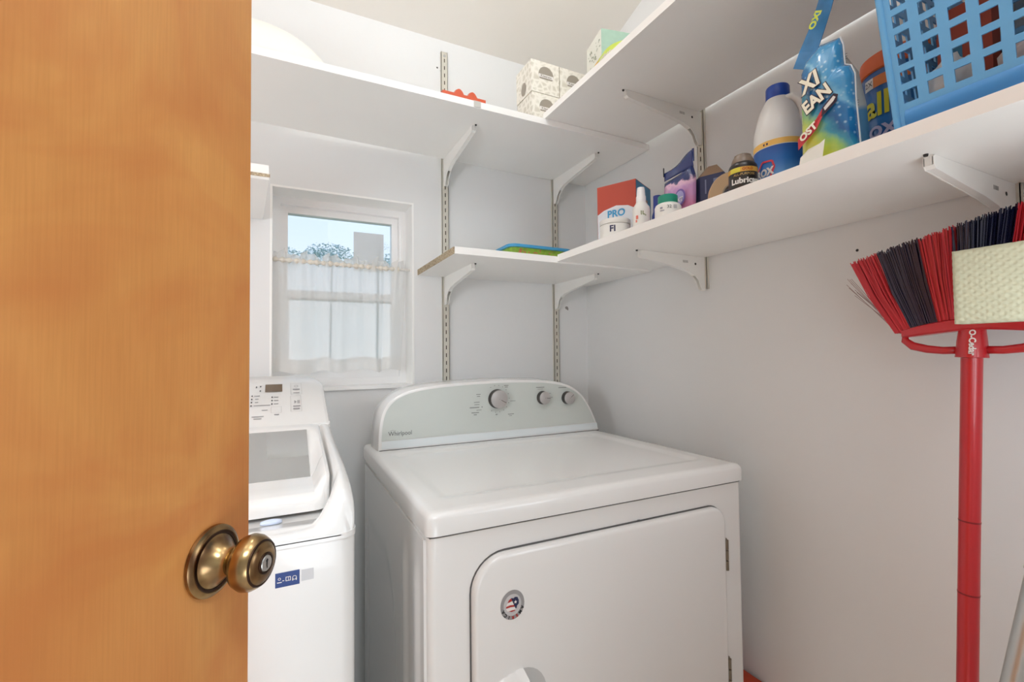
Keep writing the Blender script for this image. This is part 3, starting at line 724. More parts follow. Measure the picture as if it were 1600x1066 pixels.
ysw = [0.750, 0.7515, 0.753, 0.7555, 0.758, 0.762, 0.766, 0.773, 0.780, 0.79, 0.80, 0.815] + [0.83+0.012*k for k in range(50)]
def deck(x, y, ix):
    e = hw - abs(x-xc)
    # left-right blend from the rail (edge) to the centre basin
    b = sstep(0.017, 0.030 + 0.035*(1-sstep(0.78, 0.86, y)), e)
    zc = interp(RAIL, y)*(1-b) + interp(CENT, y)*b
    rr = 0.018
    if e < rr: 
        drop = rr - math.sqrt(max(0, rr*rr-(rr-e)**2)); zc = max(0.900, zc - drop*min(1, (zc-0.90)/0.03))
    return zc
xsw = [wx0 + v for v in (0, 0.0007, 0.002, 0.004, 0.007, 0.011, 0.016, 0.022, 0.028, 0.034, 0.04, 0.05, 0.06, 0.075)]
xsw += [xsw[-1] + (2*hw-0.15)*k/24 for k in range(1, 24)] + [wx1 - v for v in (0.075, 0.06, 0.05, 0.04, 0.034, 0.028, 0.022, 0.016, 0.011, 0.007, 0.004, 0.002, 0.0007, 0)]
ysw = [y for y in ysw if y <= 1.42]
bm = BM()
def corner(x, y):
    r = 0.022; ex = hw-abs(x-xc); s = 1 if x > xc else -1
    ey = y-0.750
    if ex < r and ey < r:
        a = Vector((r-ex, r-ey)); m_ = max(a.x, a.y)
        if a.length > 1e-9: a = a.normalized()*m_
        return xc + s*(hw-r+a.x), 0.750+r-a.y
    return x, y
T = []; Bt = []
for x in xsw:
    c1 = []; c2 = []
    for j, y in enumerate(ysw):
        X, Y = corner(x, y); c1.append(bm.verts.new((X, Y, deck(x, y, 0)+ (0.0 if 1 else 0)))); c2.append(bm.verts.new((X, Y, 0.8985)))
    T.append(c1); Bt.append(c2)
for i in range(len(xsw)-1):
    for j in range(len(ysw)-1):
        bm.faces.new([T[i][j], T[i+1][j], T[i+1][j+1], T[i][j+1]]); bm.faces.new([Bt[i][j], Bt[i][j+1], Bt[i+1][j+1], Bt[i+1][j]])
for i in range(len(xsw)-1):
    bm.faces.new([T[i][0], Bt[i][0], Bt[i+1][0], T[i+1][0]]); bm.faces.new([T[i+1][-1], Bt[i+1][-1], Bt[i][-1], T[i][-1]])
for j in range(len(ysw)-1):
    bm.faces.new([T[0][j+1], Bt[0][j+1], Bt[0][j], T[0][j]]); bm.faces.new([T[-1][j], Bt[-1][j], Bt[-1][j+1], T[-1][j+1]])
obj('top_deck', bm, APPLP, WR, smooth=True)
# lid
LX0, LX1 = -0.554, 0.079
LE = [(0.858, 0.930), (0.860, 0.940), (0.866, 0.952), (0.878, 0.962), (0.90, 0.970), (0.95, 0.981), (1.04, 0.9985), (1.128, 1.017)]
LC = [(0.858, 0.919), (0.861, 0.929), (0.868, 0.936), (0.885, 0.940), (0.92, 0.9425), (0.951, 0.945), (0.953, 0.942), (1.098, 1.0105), (1.101, 1.0135), (1.128, 1.020)]
yl = [0.858, 0.859, 0.861, 0.864, 0.868, 0.873, 0.880, 0.890, 0.905, 0.92, 0.935, 0.948, 0.951, 0.953, 0.96] + [0.975+0.0123*k for k in range(11)] + [1.101, 1.115, 1.128]
exs = [0, 0.0006, 0.002, 0.004, 0.007, 0.012, 0.018, 0.0255, 0.0275, 0.030, 0.04]
xl = [LX0+v for v in exs] + [LX0+0.04 + (LX1-LX0-0.08)*k/16 for k in range(1, 16)] + [LX1-v for v in exs[::-1]]
def lidz(x, y):
    e = min(x-LX0, LX1-x)
    b = sstep(0.006, 0.0265, e)
    z = interp(LE, y)*(1-b)+interp(LC, y)*b
    if e < 0.007: z -= 0.007 - math.sqrt(max(0, 0.007**2-(0.007-e)**2))
    return z
def lidc(x, y):
    r = 0.030; s = 1 if x > (LX0+LX1)/2 else -1; ex = min(x-LX0, LX1-x); ey = y-0.858
    if ex < r and ey < r:
        a = Vector((r-ex, r-ey)); m_ = max(a.x, a.y); a = a.normalized()*m_ if a.length > 1e-9 else a
        return (LX1-r+a.x if s > 0 else LX0+r-a.x), 0.858+r-a.y
    return x, y
bm = BM(); T = []; Bt = []
for x in xl:
    c1 = []; c2 = []
    for y in yl:
        X, Y = lidc(x, y); z = lidz(x, y); c1.append(bm.verts.new((X, Y, z))); c2.append(bm.verts.new((X, Y, min(z-0.004, interp([(0.858, 0.909), (0.90, 0.920), (1.128, 1.0)], y)))))
    T.append(c1); Bt.append(c2)
for i in range(len(xl)-1):
    for j in range(len(yl)-1):
        bm.faces.new([T[i][j], T[i+1][j], T[i+1][j+1], T[i][j+1]]); bm.faces.new([Bt[i][j], Bt[i][j+1], Bt[i+1][j+1], Bt[i+1][j]])
for i in range(len(xl)-1):
    bm.faces.new([T[i][0], Bt[i][0], Bt[i+1][0], T[i+1][0]]); bm.faces.new([T[i+1][-1], Bt[i+1][-1], Bt[i][-1], T[i][-1]])
for j in range(len(yl)-1):
    bm.faces.new([T[0][j+1], Bt[0][j+1], Bt[0][j], T[0][j]]); bm.faces.new([T[-1][j], Bt[-1][j], Bt[-1][j+1], T[-1][j+1]])
lid = obj('lid', bm, APPLP, WR, smooth='auto')
bm = BM(); 
vs = [(LX0+0.028, 0.9535, 0.9440), (LX1-0.028, 0.9535, 0.9440), (LX1-0.028, 1.0975, 1.0122), (LX0+0.028, 1.0975, 1.0122)]
bm.faces.new([bm.verts.new(v) for v in vs])
ret = bmesh.ops.extrude_face_region(bm, geom=bm.faces[:]); 
for v in [g for g in ret['geom'] if isinstance(g, bmesh.types.BMVert)]: v.co.z -= 0.002
LGL = M('grey_lid_glass', (206, 208, 208), 0.03, 0.82); obj('lid_glass', bm, LGL, lid, label='reflective grey glass window')
# fabric softener tab under the lid lip
bm = BM(); lathe(bm, [(0.016, 0), (0.015, 0.004), (0.010, 0.0055), (0.001, 0.006)], 24, Matrix.Translation((-0.012, 0.842, 0.9035)) @ Matrix.Rotation(0.1, 4, 'X'), flat=0.45); obj('lid_catch', bm, M('pale_blue_plastic', (200, 212, 232), 0.3), WR, smooth=True)
# console
ca, sa = math.cos(math.atan(0.412)), math.sin(math.atan(0.412))
def wc(a, b, w=0.0):  # a = world x, b = distance up the slope from (y 1.15, z 1.015)
    return Vector((a, 1.15 + b*ca - w*sa, 1.015 + b*sa + w*ca))
SL = (1.405-1.15)/ca
out = rrect(wx0+0.002, wx1-0.001, 0.0, SL, [0.004, 0.004, 0.07, 0.07], 10)
bm = BM()
lay = [(0.0, -0.09), (0.0, -0.010), (0.0025, -0.003), (0.008, 0.0)]
def wout(d): return rrect(wx0+0.002+d, wx1-0.001-d, 0.0+d*0.5, SL-d, [0.004, 0.004, 0.07-d, 0.07-d], 10)
rings = []
for d, w_ in lay:
    ring = []
    for a, b in wout(d):
        if w_ < -0.05:
            v = wc(a, b, 0); v.z = 1.0185; v.y = min(v.y+0.012, 1.419)
        else: v = wc(a, b, w_)
        ring.append(bm.verts.new(v))
    rings.append(ring)
for A, Bq in zip(rings, rings[1:]):
    for k in range(len(A)): bm.faces.new([A[k], A[(k+1) % len(A)], Bq[(k+1) % len(A)], Bq[k]])
bm.faces.new(rings[-1]); bm.faces.new(rings[0][::-1])
wcon = obj('control_panel', bm, APPLP, WR, smooth='auto')
def wy(y): return (y-1.15)/ca
print_patch('display', wc, (-0.0335, 0.0050, wy(1.309), wy(1.349)), M('smoked_display', (104, 86, 66), 0.15), WR, lift=0.0012, label='small smoked brown display')
WI = M('pale_grey_print', (150, 148, 150), 0.6)
sp = []
for (x, y) in ((-0.053, 1.337), (-0.044, 1.339), (-0.044, 1.316)): sp.append((x, wy(y), 0.0028, 0.007))
dk = M('dark_dot', (70, 70, 74), 0.5)
for k in range(4): sp.append((-0.0605, wy(1.291-0.0155*k), 0.0028, 0.007))
for k in range(3): sp.append((-0.0175, wy(1.282-0.0165*k), 0.0028, 0.007))
bars(wc, sp, dk, WR, 'indicator_dots', lift=0.0012)
sp = []
for k in range(4): sp.append((-0.050+(0.012 if k == 3 else 0), wy(1.291-0.0155*k), (0.012, 0.007, 0.007, 0.034)[k], 0.0035))
for k in range(3): sp.append((-0.0085, wy(1.282-0.0165*k), 0.010, 0.0035))
sp += [(-0.045, wy(1.195), 0.024, 0.0035), (-0.045, wy(1.186), 0.016, 0.003), (-0.007, wy(1.200), 0.010, 0.004), (-0.032, wy(1.222), 0.012, 0.003),
       (0.037, wy(1.318), 0.016, 0.006), (0.037, wy(1.300), 0.014, 0.003), (0.036, wy(1.234), 0.016, 0.005), (0.035, wy(1.222), 0.014, 0.006)]
bars(wc, sp, WI, WR, lift=0.0012)
def ring_rect(fn, x0, x1, b0, b1, w, mat, parent, name):
    bm = BM()
    for q in ([(x0, b0), (x1, b0), (x1, b0+w), (x0, b0+w)], [(x0, b1-w), (x1, b1-w), (x1, b1), (x0, b1)], [(x0, b0+w), (x0+w, b0+w), (x0+w, b1-w), (x0, b1-w)], [(x1-w, b0+w), (x1, b0+w), (x1, b1-w), (x1-w, b1-w)]):
        poly(bm, fn, q, 0.0012)
    return obj(name, bm, mat, parent)
PG = M('panel_outline_grey', (186, 184, 182), 0.5)
ring_rect(wc, 0.024, 0.0495, wy(1.292), wy(1.352), 0.0007, PG, WR, 'power_button')
ring_rect(wc, 0.0225, 0.0465, wy(1.209), wy(1.284), 0.0007, PG, WR, 'start_button')
ring_rect(wc, -0.019, 0.003, wy(1.208), wy(1.236), 0.0006, PG, WR, 'cycle_button')
bm = BM()
for k in range(16):
    a0_, a1_ = 2*PI*k/16, 2*PI*(k+1)/16
    poly(bm, wc, [(0.037+0.0045*math.cos(a0_), wy(1.335)+0.006*math.sin(a0_)), (0.037+0.0045*math.cos(a1_), wy(1.335)+0.006*math.sin(a1_)), (0.037+0.0037*math.cos(a1_), wy(1.335)+0.005*math.sin(a1_)), (0.037+0.0037*math.cos(a0_), wy(1.335)+0.005*math.sin(a0_))], 0.0013)
poly(bm, wc, [(0.031, wy(1.262)), (0.031, wy(1.246)), (0.036, wy(1.254))], 0.0013); poly(bm, wc, [(0.038, wy(1.262)), (0.0395, wy(1.262)), (0.0395, wy(1.246)), (0.038, wy(1.246))], 0.0013); poly(bm, wc, [(0.041, wy(1.262)), (0.0425, wy(1.262)), (0.0425, wy(1.246)), (0.041, wy(1.246))], 0.0013)
obj('button_symbols', bm, WI, WR, kind='stuff')
# front stickers
wf = lambda a, b, w=0.0: Vector((a, wy0-w, b))
st = print_patch('blue_sticker', wf, (-0.0054, 0.0262, 0.8395, 0.8600), M('blue_sticker_print', (36, 62, 122), 0.4), WR, lift=0.0004, label='blue sticker with small white symbols')
bm = BM(); z_ = 0.850
for k in range(12):
    a0_, a1_ = 2*PI*k/12, 2*PI*(k+1)/12
    for (cx_, cz2, r1, r2) in ((0.0000, z_+0.0015, 0.0019, 0.0013), (0.0195, z_, 0.0030, 0.0023)):
        poly(bm, wf, [(cx_+r1*math.cos(a0_), cz2+r1*math.sin(a0_)), (cx_+r1*math.cos(a1_), cz2+r1*math.sin(a1_)), (cx_+r2*math.cos(a1_), cz2+r2*math.sin(a1_)), (cx_+r2*math.cos(a0_), cz2+r2*math.sin(a0_))], 0.0006)
for q in ([(-0.003, z_-0.004), (0.003, z_-0.004), (0.003, z_-0.0028), (-0.003, z_-0.0028)], [(0.0038, z_-0.0022), (0.0062, z_-0.0022), (0.0062, z_-0.0012), (0.0038, z_-0.0012)],
          [(0.0080, z_-0.003), (0.0088, z_-0.003), (0.0088, z_+0.003), (0.0080, z_+0.003)], [(0.0088, z_-0.003), (0.0145, z_-0.003), (0.0145, z_-0.0022), (0.0088, z_-0.0022)], [(0.0088, z_+0.0022), (0.0145, z_+0.0022), (0.0145, z_+0.003), (0.0088, z_+0.003)],
          [(0.0112, z_-0.0022), (0.0118, z_-0.0022), (0.0118, z_+0.0022), (0.0112, z_+0.0022)], [(0.0137, z_-0.0022), (0.0145, z_-0.0022), (0.0145, z_+0.0022), (0.0137, z_+0.0022)], [(0.0165, z_-0.004), (0.0178, z_-0.004), (0.0178, z_), (0.0165, z_)], [(0.0212, z_-0.004), (0.0225, z_-0.004), (0.0225, z_), (0.0212, z_)]):
    poly(bm, wf, q, 0.0006)
obj('sticker_symbols', bm, WHT, st, kind='stuff')
print_patch('white_sticker', wf, (0.0285, 0.0450, 0.8425, 0.8585), M('white_sticker_print', (196, 196, 198), 0.4), WR, lift=0.0004)
for (x, y) in ((-0.54, 0.80), (0.06, 0.80), (-0.54, 1.37), (0.06, 1.37)):
    bm = BM(); lathe(bm, [(0.02, 0), (0.02, 0.01), (0.009, 0.012), (0.009, 0.027)], 16, Matrix.Translation((x, y, 0))); obj('foot', bm, DARK, WR, smooth='auto')

# ================================================================ CURTAIN
def sheer():
    m = bpy.data.materials.new('sheer_cotton'); m.use_nodes = True
    n = m.node_tree.nodes; l = m.node_tree.links; n.clear()
    o = n.new('ShaderNodeOutputMaterial'); d = n.new('ShaderNodeBsdfDiffuse'); tl = n.new('ShaderNodeBsdfTranslucent'); tr = n.new('ShaderNodeBsdfTransparent')
    c = lin((248, 247, 245)); d.inputs[0].default_value = c; tl.inputs[0].default_value = c
    a = n.new('ShaderNodeMixShader'); a.inputs[0].default_value = 0.62; b = n.new('ShaderNodeMixShader')
    tc = n.new('ShaderNodeTexCoord'); w1 = n.new('ShaderNodeTexWave'); w1.inputs['Scale'].default_value = 260; w1.bands_direction = 'X'
    w2 = n.new('ShaderNodeTexWave'); w2.inputs['Scale'].default_value = 260; w2.bands_direction = 'Z'
    mx = n.new('ShaderNodeMath'); mx.operation = 'MULTIPLY'; ml = n.new('ShaderNodeMath'); ml.operation = 'MULTIPLY_ADD'; ml.inputs[1].default_value = 0.12; ml.inputs[2].default_value = 0.24
    l.new(tc.outputs['Object'], w1.inputs[0]); l.new(tc.outputs['Object'], w2.inputs[0]); l.new(w1.outputs['Fac'], mx.inputs[0]); l.new(w2.outputs['Fac'], mx.inputs[1]); l.new(mx.outputs[0], ml.inputs[0])
    l.new(d.outputs[0], a.inputs[1]); l.new(tl.outputs[0], a.inputs[2]); l.new(ml.outputs[0], b.inputs[0]); l.new(a.outputs[0], b.inputs[1]); l.new(tr.outputs[0], b.inputs[2])
    l.new(b.outputs[0], o.inputs[0]); return m
SHEER = sheer()
CU = thing('cafe_curtain', (0.17, 1.535, 1.125), 'sheer white cafe curtain gathered on a thin rod across the lower window', 'curtain')
random.seed(3)
ph = [random.uniform(0, 6.28) for _ in range(6)]
def fold(x, s):
    """s 0 at the rod, 1 at the hem"""
    f = math.sin(x*62+ph[0]+0.8*math.sin(x*19)) * 0.0095*(0.35+0.65*s) + math.sin(x*118+ph[1]+1.5*math.sin(x*27+1)) * 0.0035*(1-0.35*s) + math.sin(x*265+ph[2]) * 0.003*(1-s)**2 
    f += 0.006*s*math.sin(x*23+ph[3])
    return f
def cur(x, s, off=0.0):
    zt_, zb = 1.461 - 0.006*x/0.4, 1.121 + 0.005*math.sin(x*55+ph[0])
    z = zt_ + (zb-zt_)*s
    xx = x + 0.010*s*math.sin(x*40+ph[4]) - (0.022*s*sstep(0.25, 0.37, x))
    return Vector((xx, 1.537 + fold(x, s) + off, z))
bm = BM(); grid(bm, lambda x, s: cur(x, s), 230, 24, -0.020, 0.376, 0, 1); obj('curtain_panel', bm, SHEER, CU, smooth=True)
bm = BM(); grid(bm, lambda x, s: cur(x, s, 0.0012), 230, 4, -0.020, 0.376, 0.875, 0.995); obj('hem', bm, SHEER, CU, smooth=True)
bm = BM(); grid(bm, lambda x, s: cur(x, s, -0.0012), 230, 4, -0.020, 0.376, 0.875, 0.995); obj('hem_facing', bm, SHEER, CU, smooth=True)
def head(x, s):
    p = cur(x, 0); h = 0.020 + 0.008*math.sin(x*90+1) + 0.006*math.sin(x*210)
    return Vector((p.x + 0.004*s*math.sin(x*300), 1.537 + fold(x, 0)*0.8 + 0.008*s*math.sin(x*170+2) + 0.004*math.sin(x*420)*s, p.z + h*s))
bm = BM(); grid(bm, head, 260, 5, -0.020, 0.370, 0, 1); obj('ruffle', bm, SHEER, CU, smooth=True)
bm = BM()
def sleeve(x, a):
    p = cur(x, 0); r = 0.0065 + 0.0018*math.sin(x*330) + 0.001*math.sin(x*150); return Vector((p.x, 1.537 + r*math.cos(a), p.z - 0.003 + r*math.sin(a)))
grid(bm, sleeve, 260, 10, -0.020, 0.350, 0, 2*PI); obj('rod_sleeve', bm, M('gathered_cotton', (222, 216, 204), 0.9), CU, smooth=True)
rod = BM(); tube(rod, [(WX0+0.006, 1.537, 1.4585), (WX1-0.006, 1.537, 1.4525)], 0.0042, 12); r_ = obj('curtain_rod', rod, M('off_white_metal', (214, 210, 204), 0.4), smooth='auto')
setprops(r_, 'thin off-white tension rod across the window holding the sheer curtain', 'curtain rod')

# ================================================================ ON THE HIGH BACK SHELF
ZU = 1.8502
bm = BM(); prof = [(0.001, 0.138)] + [(0.186*math.sin(a), 0.138*math.cos(a)) for a in [PI/2*k/14 for k in range(1, 15)]]
bm2 = BM(); lathe(bm2, [(0.190*r/0.186, z) for r, z in prof[::-1]], 56, Matrix.Translation((-0.055, 1.305, ZU)), flat=0.74); bm.free()
BW = M('white_woven_plastic', (240, 238, 232), 0.6, bump=0.3, bscale=120)
bw = thing('domed_cover', (-0.055, 1.305, ZU), 'white upturned domed bowl at the left end of the high back shelf', 'bowl')
obj('dome', bm2, BW, bw, smooth='auto')
bm = BM(); lathe(bm, [(0.188, 0), (0.196, 0.001), (0.196, 0.007), (0.188, 0.009)], 56, Matrix.Translation((-0.055, 1.305, ZU)), flat=0.74, cap=False); obj('rim', bm, BW, bw, smooth='auto')
# orange clip rack
oc = thing('orange_clip', (0.44, 1.162, ZU), 'flat orange plastic piece with two humps lying at the edge of the high back shelf', 'clip')
ORG = M('burnt_orange_plastic', (206, 84, 44), 0.4)
bm = BM()
def hump(u, s):
    x = 0.378+0.122*u
    h = 0.0150 + 0.0165*(max(0, 1-((x-0.424)/0.013)**2)) + 0.0165*(max(0, 1-((x-0.462)/0.013)**2))
    return x, h
heightslab(bm, lambda u, v: Vector((hump(u, v)[0], 1.150+0.03*v, ZU+0.0146+hump(u, v)[1]*(1-0.2*abs(2*v-1)))), lambda u, v: Vector((hump(u, v)[0], 1.150+0.03*v, ZU+0.0140)), 60, 6, 0, 1, 0, 1)
for k in range(len(bm.verts)): pass
for v in bm.verts: v.co.z -= 0.0140
obj('humped_strip', bm, ORG, oc, smooth='auto')
bm = BM()
for cx_ in (0.424, 0.462):
    lathe(bm, [(0.0055, 0), (0.005, 0.001)], 14, Matrix.Translation((cx_, 1.1545, ZU+0.021)) @ Matrix.Rotation(PI/2, 4, 'X'))
obj('openings', bm, M('dark_orange', (140, 46, 26), 0.6), oc, kind='stuff')
pk = obj('paper_tag', bx(0.462, 0.482, 1.1412, 1.1426, 1.8335, 1.8500), M('grey_tag', (196, 194, 188), 0.6)); setprops(pk, 'small grey paper tag on the front edge of the high back shelf', 'tag')

TB = M('tissue_box_print', (214, 210, 198), 0.5)
def tissue_mat():
    m = TB; n = m.node_tree.nodes; l = m.node_tree.links; p = n['Principled BSDF']; tc = [x for x in n if x.type == 'TEX_COORD'][0]
    v = n.new('ShaderNodeTexVoronoi'); v.feature = 'DISTANCE_TO_EDGE'; v.inputs['Scale'].default_value = 58
    ns = n.new('ShaderNodeTexNoise'); ns.inputs['Scale'].default_value = 30
    r = n.new('ShaderNodeValToRGB'); e = r.color_ramp.elements; e[0].position = 0.05; e[0].color = lin((232, 228, 218)); e[1].position = 0.30; e[1].color = lin((206, 201, 187))
    l.new(tc.outputs['Object'], v.inputs['Vector']); l.new(v.outputs['Distance'], r.inputs[0]); l.new(r.outputs[0], p.inputs['Base Color'])
tissue_mat()
TBG = M('grey_brown_oval', (150, 142, 130), 0.5)
def tissue(x0, y0, z0, lab, s=0.0965):
    t = thing('tissue_box', (x0+s/2, y0+s/2, z0), lab, 'tissue box', 'stacked cube tissue boxes')
    del t['group']
    obj('carton', bx(x0, x0+s, y0, y0+s, z0, z0+s), TB, t, bevel=0.002)
    f = plane_fn((x0+s*0.52, y0, z0+s*0.62), (1, 0, 0), (0, 0, 1))
    bm = BM(); poly(bm, f, [(0.026*math.cos(PI*k/14), -0.004+0.027*math.sin(PI*k/14)) for k in range(15)] + [(-0.022, -0.016), (0.022, -0.016)], 0.0006); obj('printed_oval', bm, TBG, t)
    bm = BM(); poly(bm, f, [(-0.025, -0.012), (0.025, -0.012), (0.025, -0.002), (-0.025, -0.002)], 0.0008); obj('name_band', bm, WHT, t)
    text('Kleenex', 0.0115, lambda a, b, w=0: f(a, b-0.0072, w), M('brown_ink', (96, 88, 78), 0.5), t, lift=0.0012)
    # end face with tissue slot
    g = plane_fn((x0, y0+s/2, z0+s*0.5), (0, -1, 0), (0, 0, 1))
    bm = BM(); poly(bm, g, [(0.016*math.cos(2*PI*k/18), -0.022+0.020*math.sin(2*PI*k/18)) for k in range(18)], 0.0006); obj('end_oval', bm, TBG, t)
    return t
tissue(0.664, 1.183, ZU, 'cube tissue box at the bottom left of the stack of four')
tissue(0.7635, 1.183, ZU, 'cube tissue box at the bottom right of the stack, mostly behind the upper right shelf')
tissue(0.662, 1.183, ZU+0.0985, 'cube tissue box at the top left of the stack of four')
tissue(0.7615, 1.183, ZU+0.0985, 'cube tissue box at the top right of the stack beside the green box')

# ================================================================ ON THE UPPER RIGHT SHELF
ZR = 1.8692
gb = thing('green_box', (0.86, 1.02, ZR), 'tall white and mint green carton standing on the upper right shelf', 'box', rz=math.radians(-12))
def gbl(u, v, w): return Vector((u, v, w))
MINT = M('mint_green_carton', (160, 190, 172), 0.5, var=0.05, scale=60)
GBW = M('patterned_white_carton', (222, 222, 212), 0.5)
obj('carton', bx(-0.06, 0.09, -0.005, 0.095, 0, 0.209), [GBW], gb, local=True, bevel=0.0015)
bm = BM(); box(bm, -0.0602, 0.0902, -0.0062, -0.0050, 0.001, 0.208); obj('green_side', bm, MINT, gb, local=True)
GRM = ROOTM[gb]
gf = lambda a, b, w=0.0: GRM @ Vector((-0.060-w, 0.045-a, b))
sp = []
random.seed(5)
for k in range(70): sp.append((random.uniform(-0.04, 0.04), random.uniform(0.02, 0.19), random.uniform(0.003, 0.008), random.uniform(0.002, 0.005)))
bars(gf, sp, M('grey_green_print', (140, 148, 128), 0.5), gb, 'leaf_print')
LIME = M('lime_green_film', (186, 206, 44), 0.35, var=0.1, scale=40)
lg = thing('lime_packet', (0.74, 0.90, ZR), 'flat lime green packet leaning at the edge of the upper right shelf', 'packet')
bm = BM(); random.seed(9)
def lp(u, v):
    return Vector((0.700+0.035*v+0.002*math.sin(9*u), 0.985-0.165*u + 0.01*v, ZR + 0.0005 + (0.055+0.012*math.sin(3*u+0.5))*v*(0.80+0.2*math.sin(PI*u)) ))
heightslab(bm, lp, lambda u, v: lp(u, v)+Vector((0.014*math.sin(PI*min(1, max(0, v)))*math.sin(PI*u)+0.001, 0, 0)), 24, 10, 0, 1, 0, 1)
obj('film', bm, LIME, lg, smooth='auto')
lf = lambda a, b, w=0.0: lp(0.40+a/0.165, 0.50+b/0.055) + Vector((-0.0008-w, 0, 0))
bars(lf, [(0.0+0.007*k, 0.002*((k*7) % 3), 0.004, 0.010) for k in range(8)], M('purple_white_print', (214, 200, 222), 0.5), lg, 'printed_letters')
bars(lf, [(-0.025, 0.006, 0.022, 0.020)], M('orange_print', (222, 160, 40), 0.5), lg, 'orange_patch')

# ================================================================ ON THE LOW BACK SHELF
ZL = 1.4507
tr = thing('storage_tray', (0.72, 1.31, ZL), 'shallow plastic container with a blue lid and green speckled sides on the low back shelf', 'container')
bm = BM(); prism(bm, rrect(0.628, 0.840, 1.262, 1.372, 0.02, 5), 'z', ZL, ZL+0.047); obj('tub', bm, M('lime_speckled_plastic', (142, 178, 62), 0.4, var=0.25, scale=70), tr, smooth='auto')
bm = BM(); prism(bm, rrect(0.620, 0.848, 1.252, 1.382, 0.025, 6), 'z', ZL+0.047, ZL+0.0555); obj('lid', bm, M('sky_blue_lid', (72, 158, 206), 0.35), tr, smooth='auto', bevel=0.0015)
random.seed(12); f = plane_fn((0.734, 1.262, ZL+0.03), (1, 0, 0), (0, 0, 1))
bars(f, [(random.uniform(-0.08, 0.08), random.uniform(-0.004, 0.014), random.uniform(0.003, 0.008), random.uniform(0.002, 0.005)) for k in range(26)], M('coral_print', (214, 120, 92), 0.5), tr, 'printed_flecks')

# ================================================================ ON THE LOWER RIGHT SHELF
ZS = 1.4557
def facing(c): return math.atan2(-c[1], -c[0])
# red PRO box
pb = thing('red_box', (0.84, 0.9443, ZS), 'red and blue carton lettered PRO at the far end of the lower right shelf', 'box', rz=0)
A_ = Vector((0.84, 0.9443)); Bv = Vector((0.7905, 1.0451)); Cv = Vector((0.9475, 0.9896))
e1 = (Bv-A_); w1 = e1.length; e1 = e1.normalized(); e2 = Vector((-e1.y, e1.x)); e2 = e2 if e2.dot(Cv-A_) > 0 else -e2; w2 = 0.105
zt_ = 1.6302
bm = BM(); prism(bm, [tuple(A_), tuple(A_+e1*w1), tuple(A_+e1*w1+e2*w2), tuple(A_+e2*w2)], 'z', ZS, zt_); obj('carton', bm, M('brick_red_carton', (186, 76, 58), 0.5), pb, bevel=0.0015)
fR = plane_fn((A_.x, A_.y, ZS), (-e1.x, -e1.y, 0), (0, 0, 1))   # u runs from far (negative) to near edge
nn = Vector((-e1.x, -e1.y, 0)).cross(Vector((0, 0, 1)))
fB = plane_fn((A_.x, A_.y, ZS), (e2.x, e2.y, 0), (0, 0, 1))
H_ = zt_-ZS
print_patch('white_print_area', fR, (-w1+0.001, -0.001, 0.004, 0.097), M('pale_print', (216, 220, 226), 0.5), pb, lift=0.0006)
bm = BM(); poly(bm, fR, [(-w1+0.001, 0.096), (-w1+0.02, 0.106), (-w1/2, 0.114), (-0.022, 0.108), (-0.001, 0.096)], 0.0006); obj('curved_band', bm, M('pale_print', (216, 220, 226), 0.5), pb)
text('PRO', 0.027, lambda a, b, w=0: fR(-w1*0.50+a, 0.092+b, w), M('cyan_letter', (60, 152, 200), 0.5), pb, lift=0.0012, bold=0.0008)
print_patch('blue_side', fB, (0.001, w2-0.001, 0.002, H_-0.002), M('mid_blue_carton', (70, 142, 186), 0.5), pb, lift=0.0006, label='blue side with tan printed shapes')
random.seed(21); sp = []
bars(fB, [(0.03, 0.14, 0.010, 0.024), (0.040, 0.10, 0.012, 0.03), (0.075, 0.12, 0.010, 0.03), (0.066, 0.07, 0.012, 0.03), (0.085, 0.085, 0.008, 0.035), (0.05, 0.055, 0.02, 0.010)], M('tan_print', (184, 150, 128), 0.5), pb, 'tan_shapes', lift=0.0010)

def bottle(name, c, prof, mat, label, cat, seg=40):
    t = thing(name, (c[0], c[1], ZS), label, cat)
    bm = BM(); lathe(bm, prof, seg, Matrix.Translation((c[0], c[1], ZS))); obj('body', bm, mat, t, smooth='auto'); return t
WP = M('white_gloss_plastic', (232, 231, 226), 0.3)
c = (0.775, 0.9517)
j = bottle('white_tub', c, [(0.036, 0), (0.0385, 0.003), (0.0388, 0.040), (0.037, 0.0415)], WP, 'short white screw-top tub in front of the red box', 'tub')
bm = BM(); lathe(bm, [(0.0385, 0.0415), (0.0395, 0.043), (0.0395, 0.053), (0.037, 0.0545), (0.001, 0.0548)], 40, Matrix.Translation((c[0], c[1], ZS)), cap=False); obj('lid', bm, WP, j, smooth='auto')
fj = cyl_fn(c, 0.0389, facing(c), ZS+0.026); text('FI', 0.022, lambda a, b, w=0: fj(a-0.006, b, w), M('navy_letter', (40, 44, 84), 0.5), j, lift=0.0008, bold=0.0006)
c = (0.785, 0.8645)
j = bottle('spray_bottle', c, [(0.0195, 0), (0.021, 0.003), (0.021, 0.058), (0.0195, 0.066), (0.014, 0.074), (0.0115, 0.079)], WP, 'slim white spray bottle standing between the red box and the teal-capped bottle', 'bottle')
bm = BM(); lathe(bm, [(0.0118, 0.078), (0.0118, 0.092), (0.0105, 0.094), (0.0095, 0.108), (0.0085, 0.1145), (0.004, 0.116), (0.0008, 0.116)], 28, Matrix.Translation((c[0], c[1], ZS)), cap=False); obj('spray_cap', bm, M('white_cap', (238, 238, 238), 0.25), j, smooth='auto')
fj = cyl_fn(c, 0.021, facing(c), ZS+0.042)
bars(fj, [(0.000, 0.006, 0.002, 0.010), (0.004, 0.006, 0.002, 0.009), (0.007, 0.002, 0.004, 0.002), (0.010, 0.0, 0.003, 0.002)], M('olive_print', (110, 124, 60), 0.5), j, lift=0.0006)
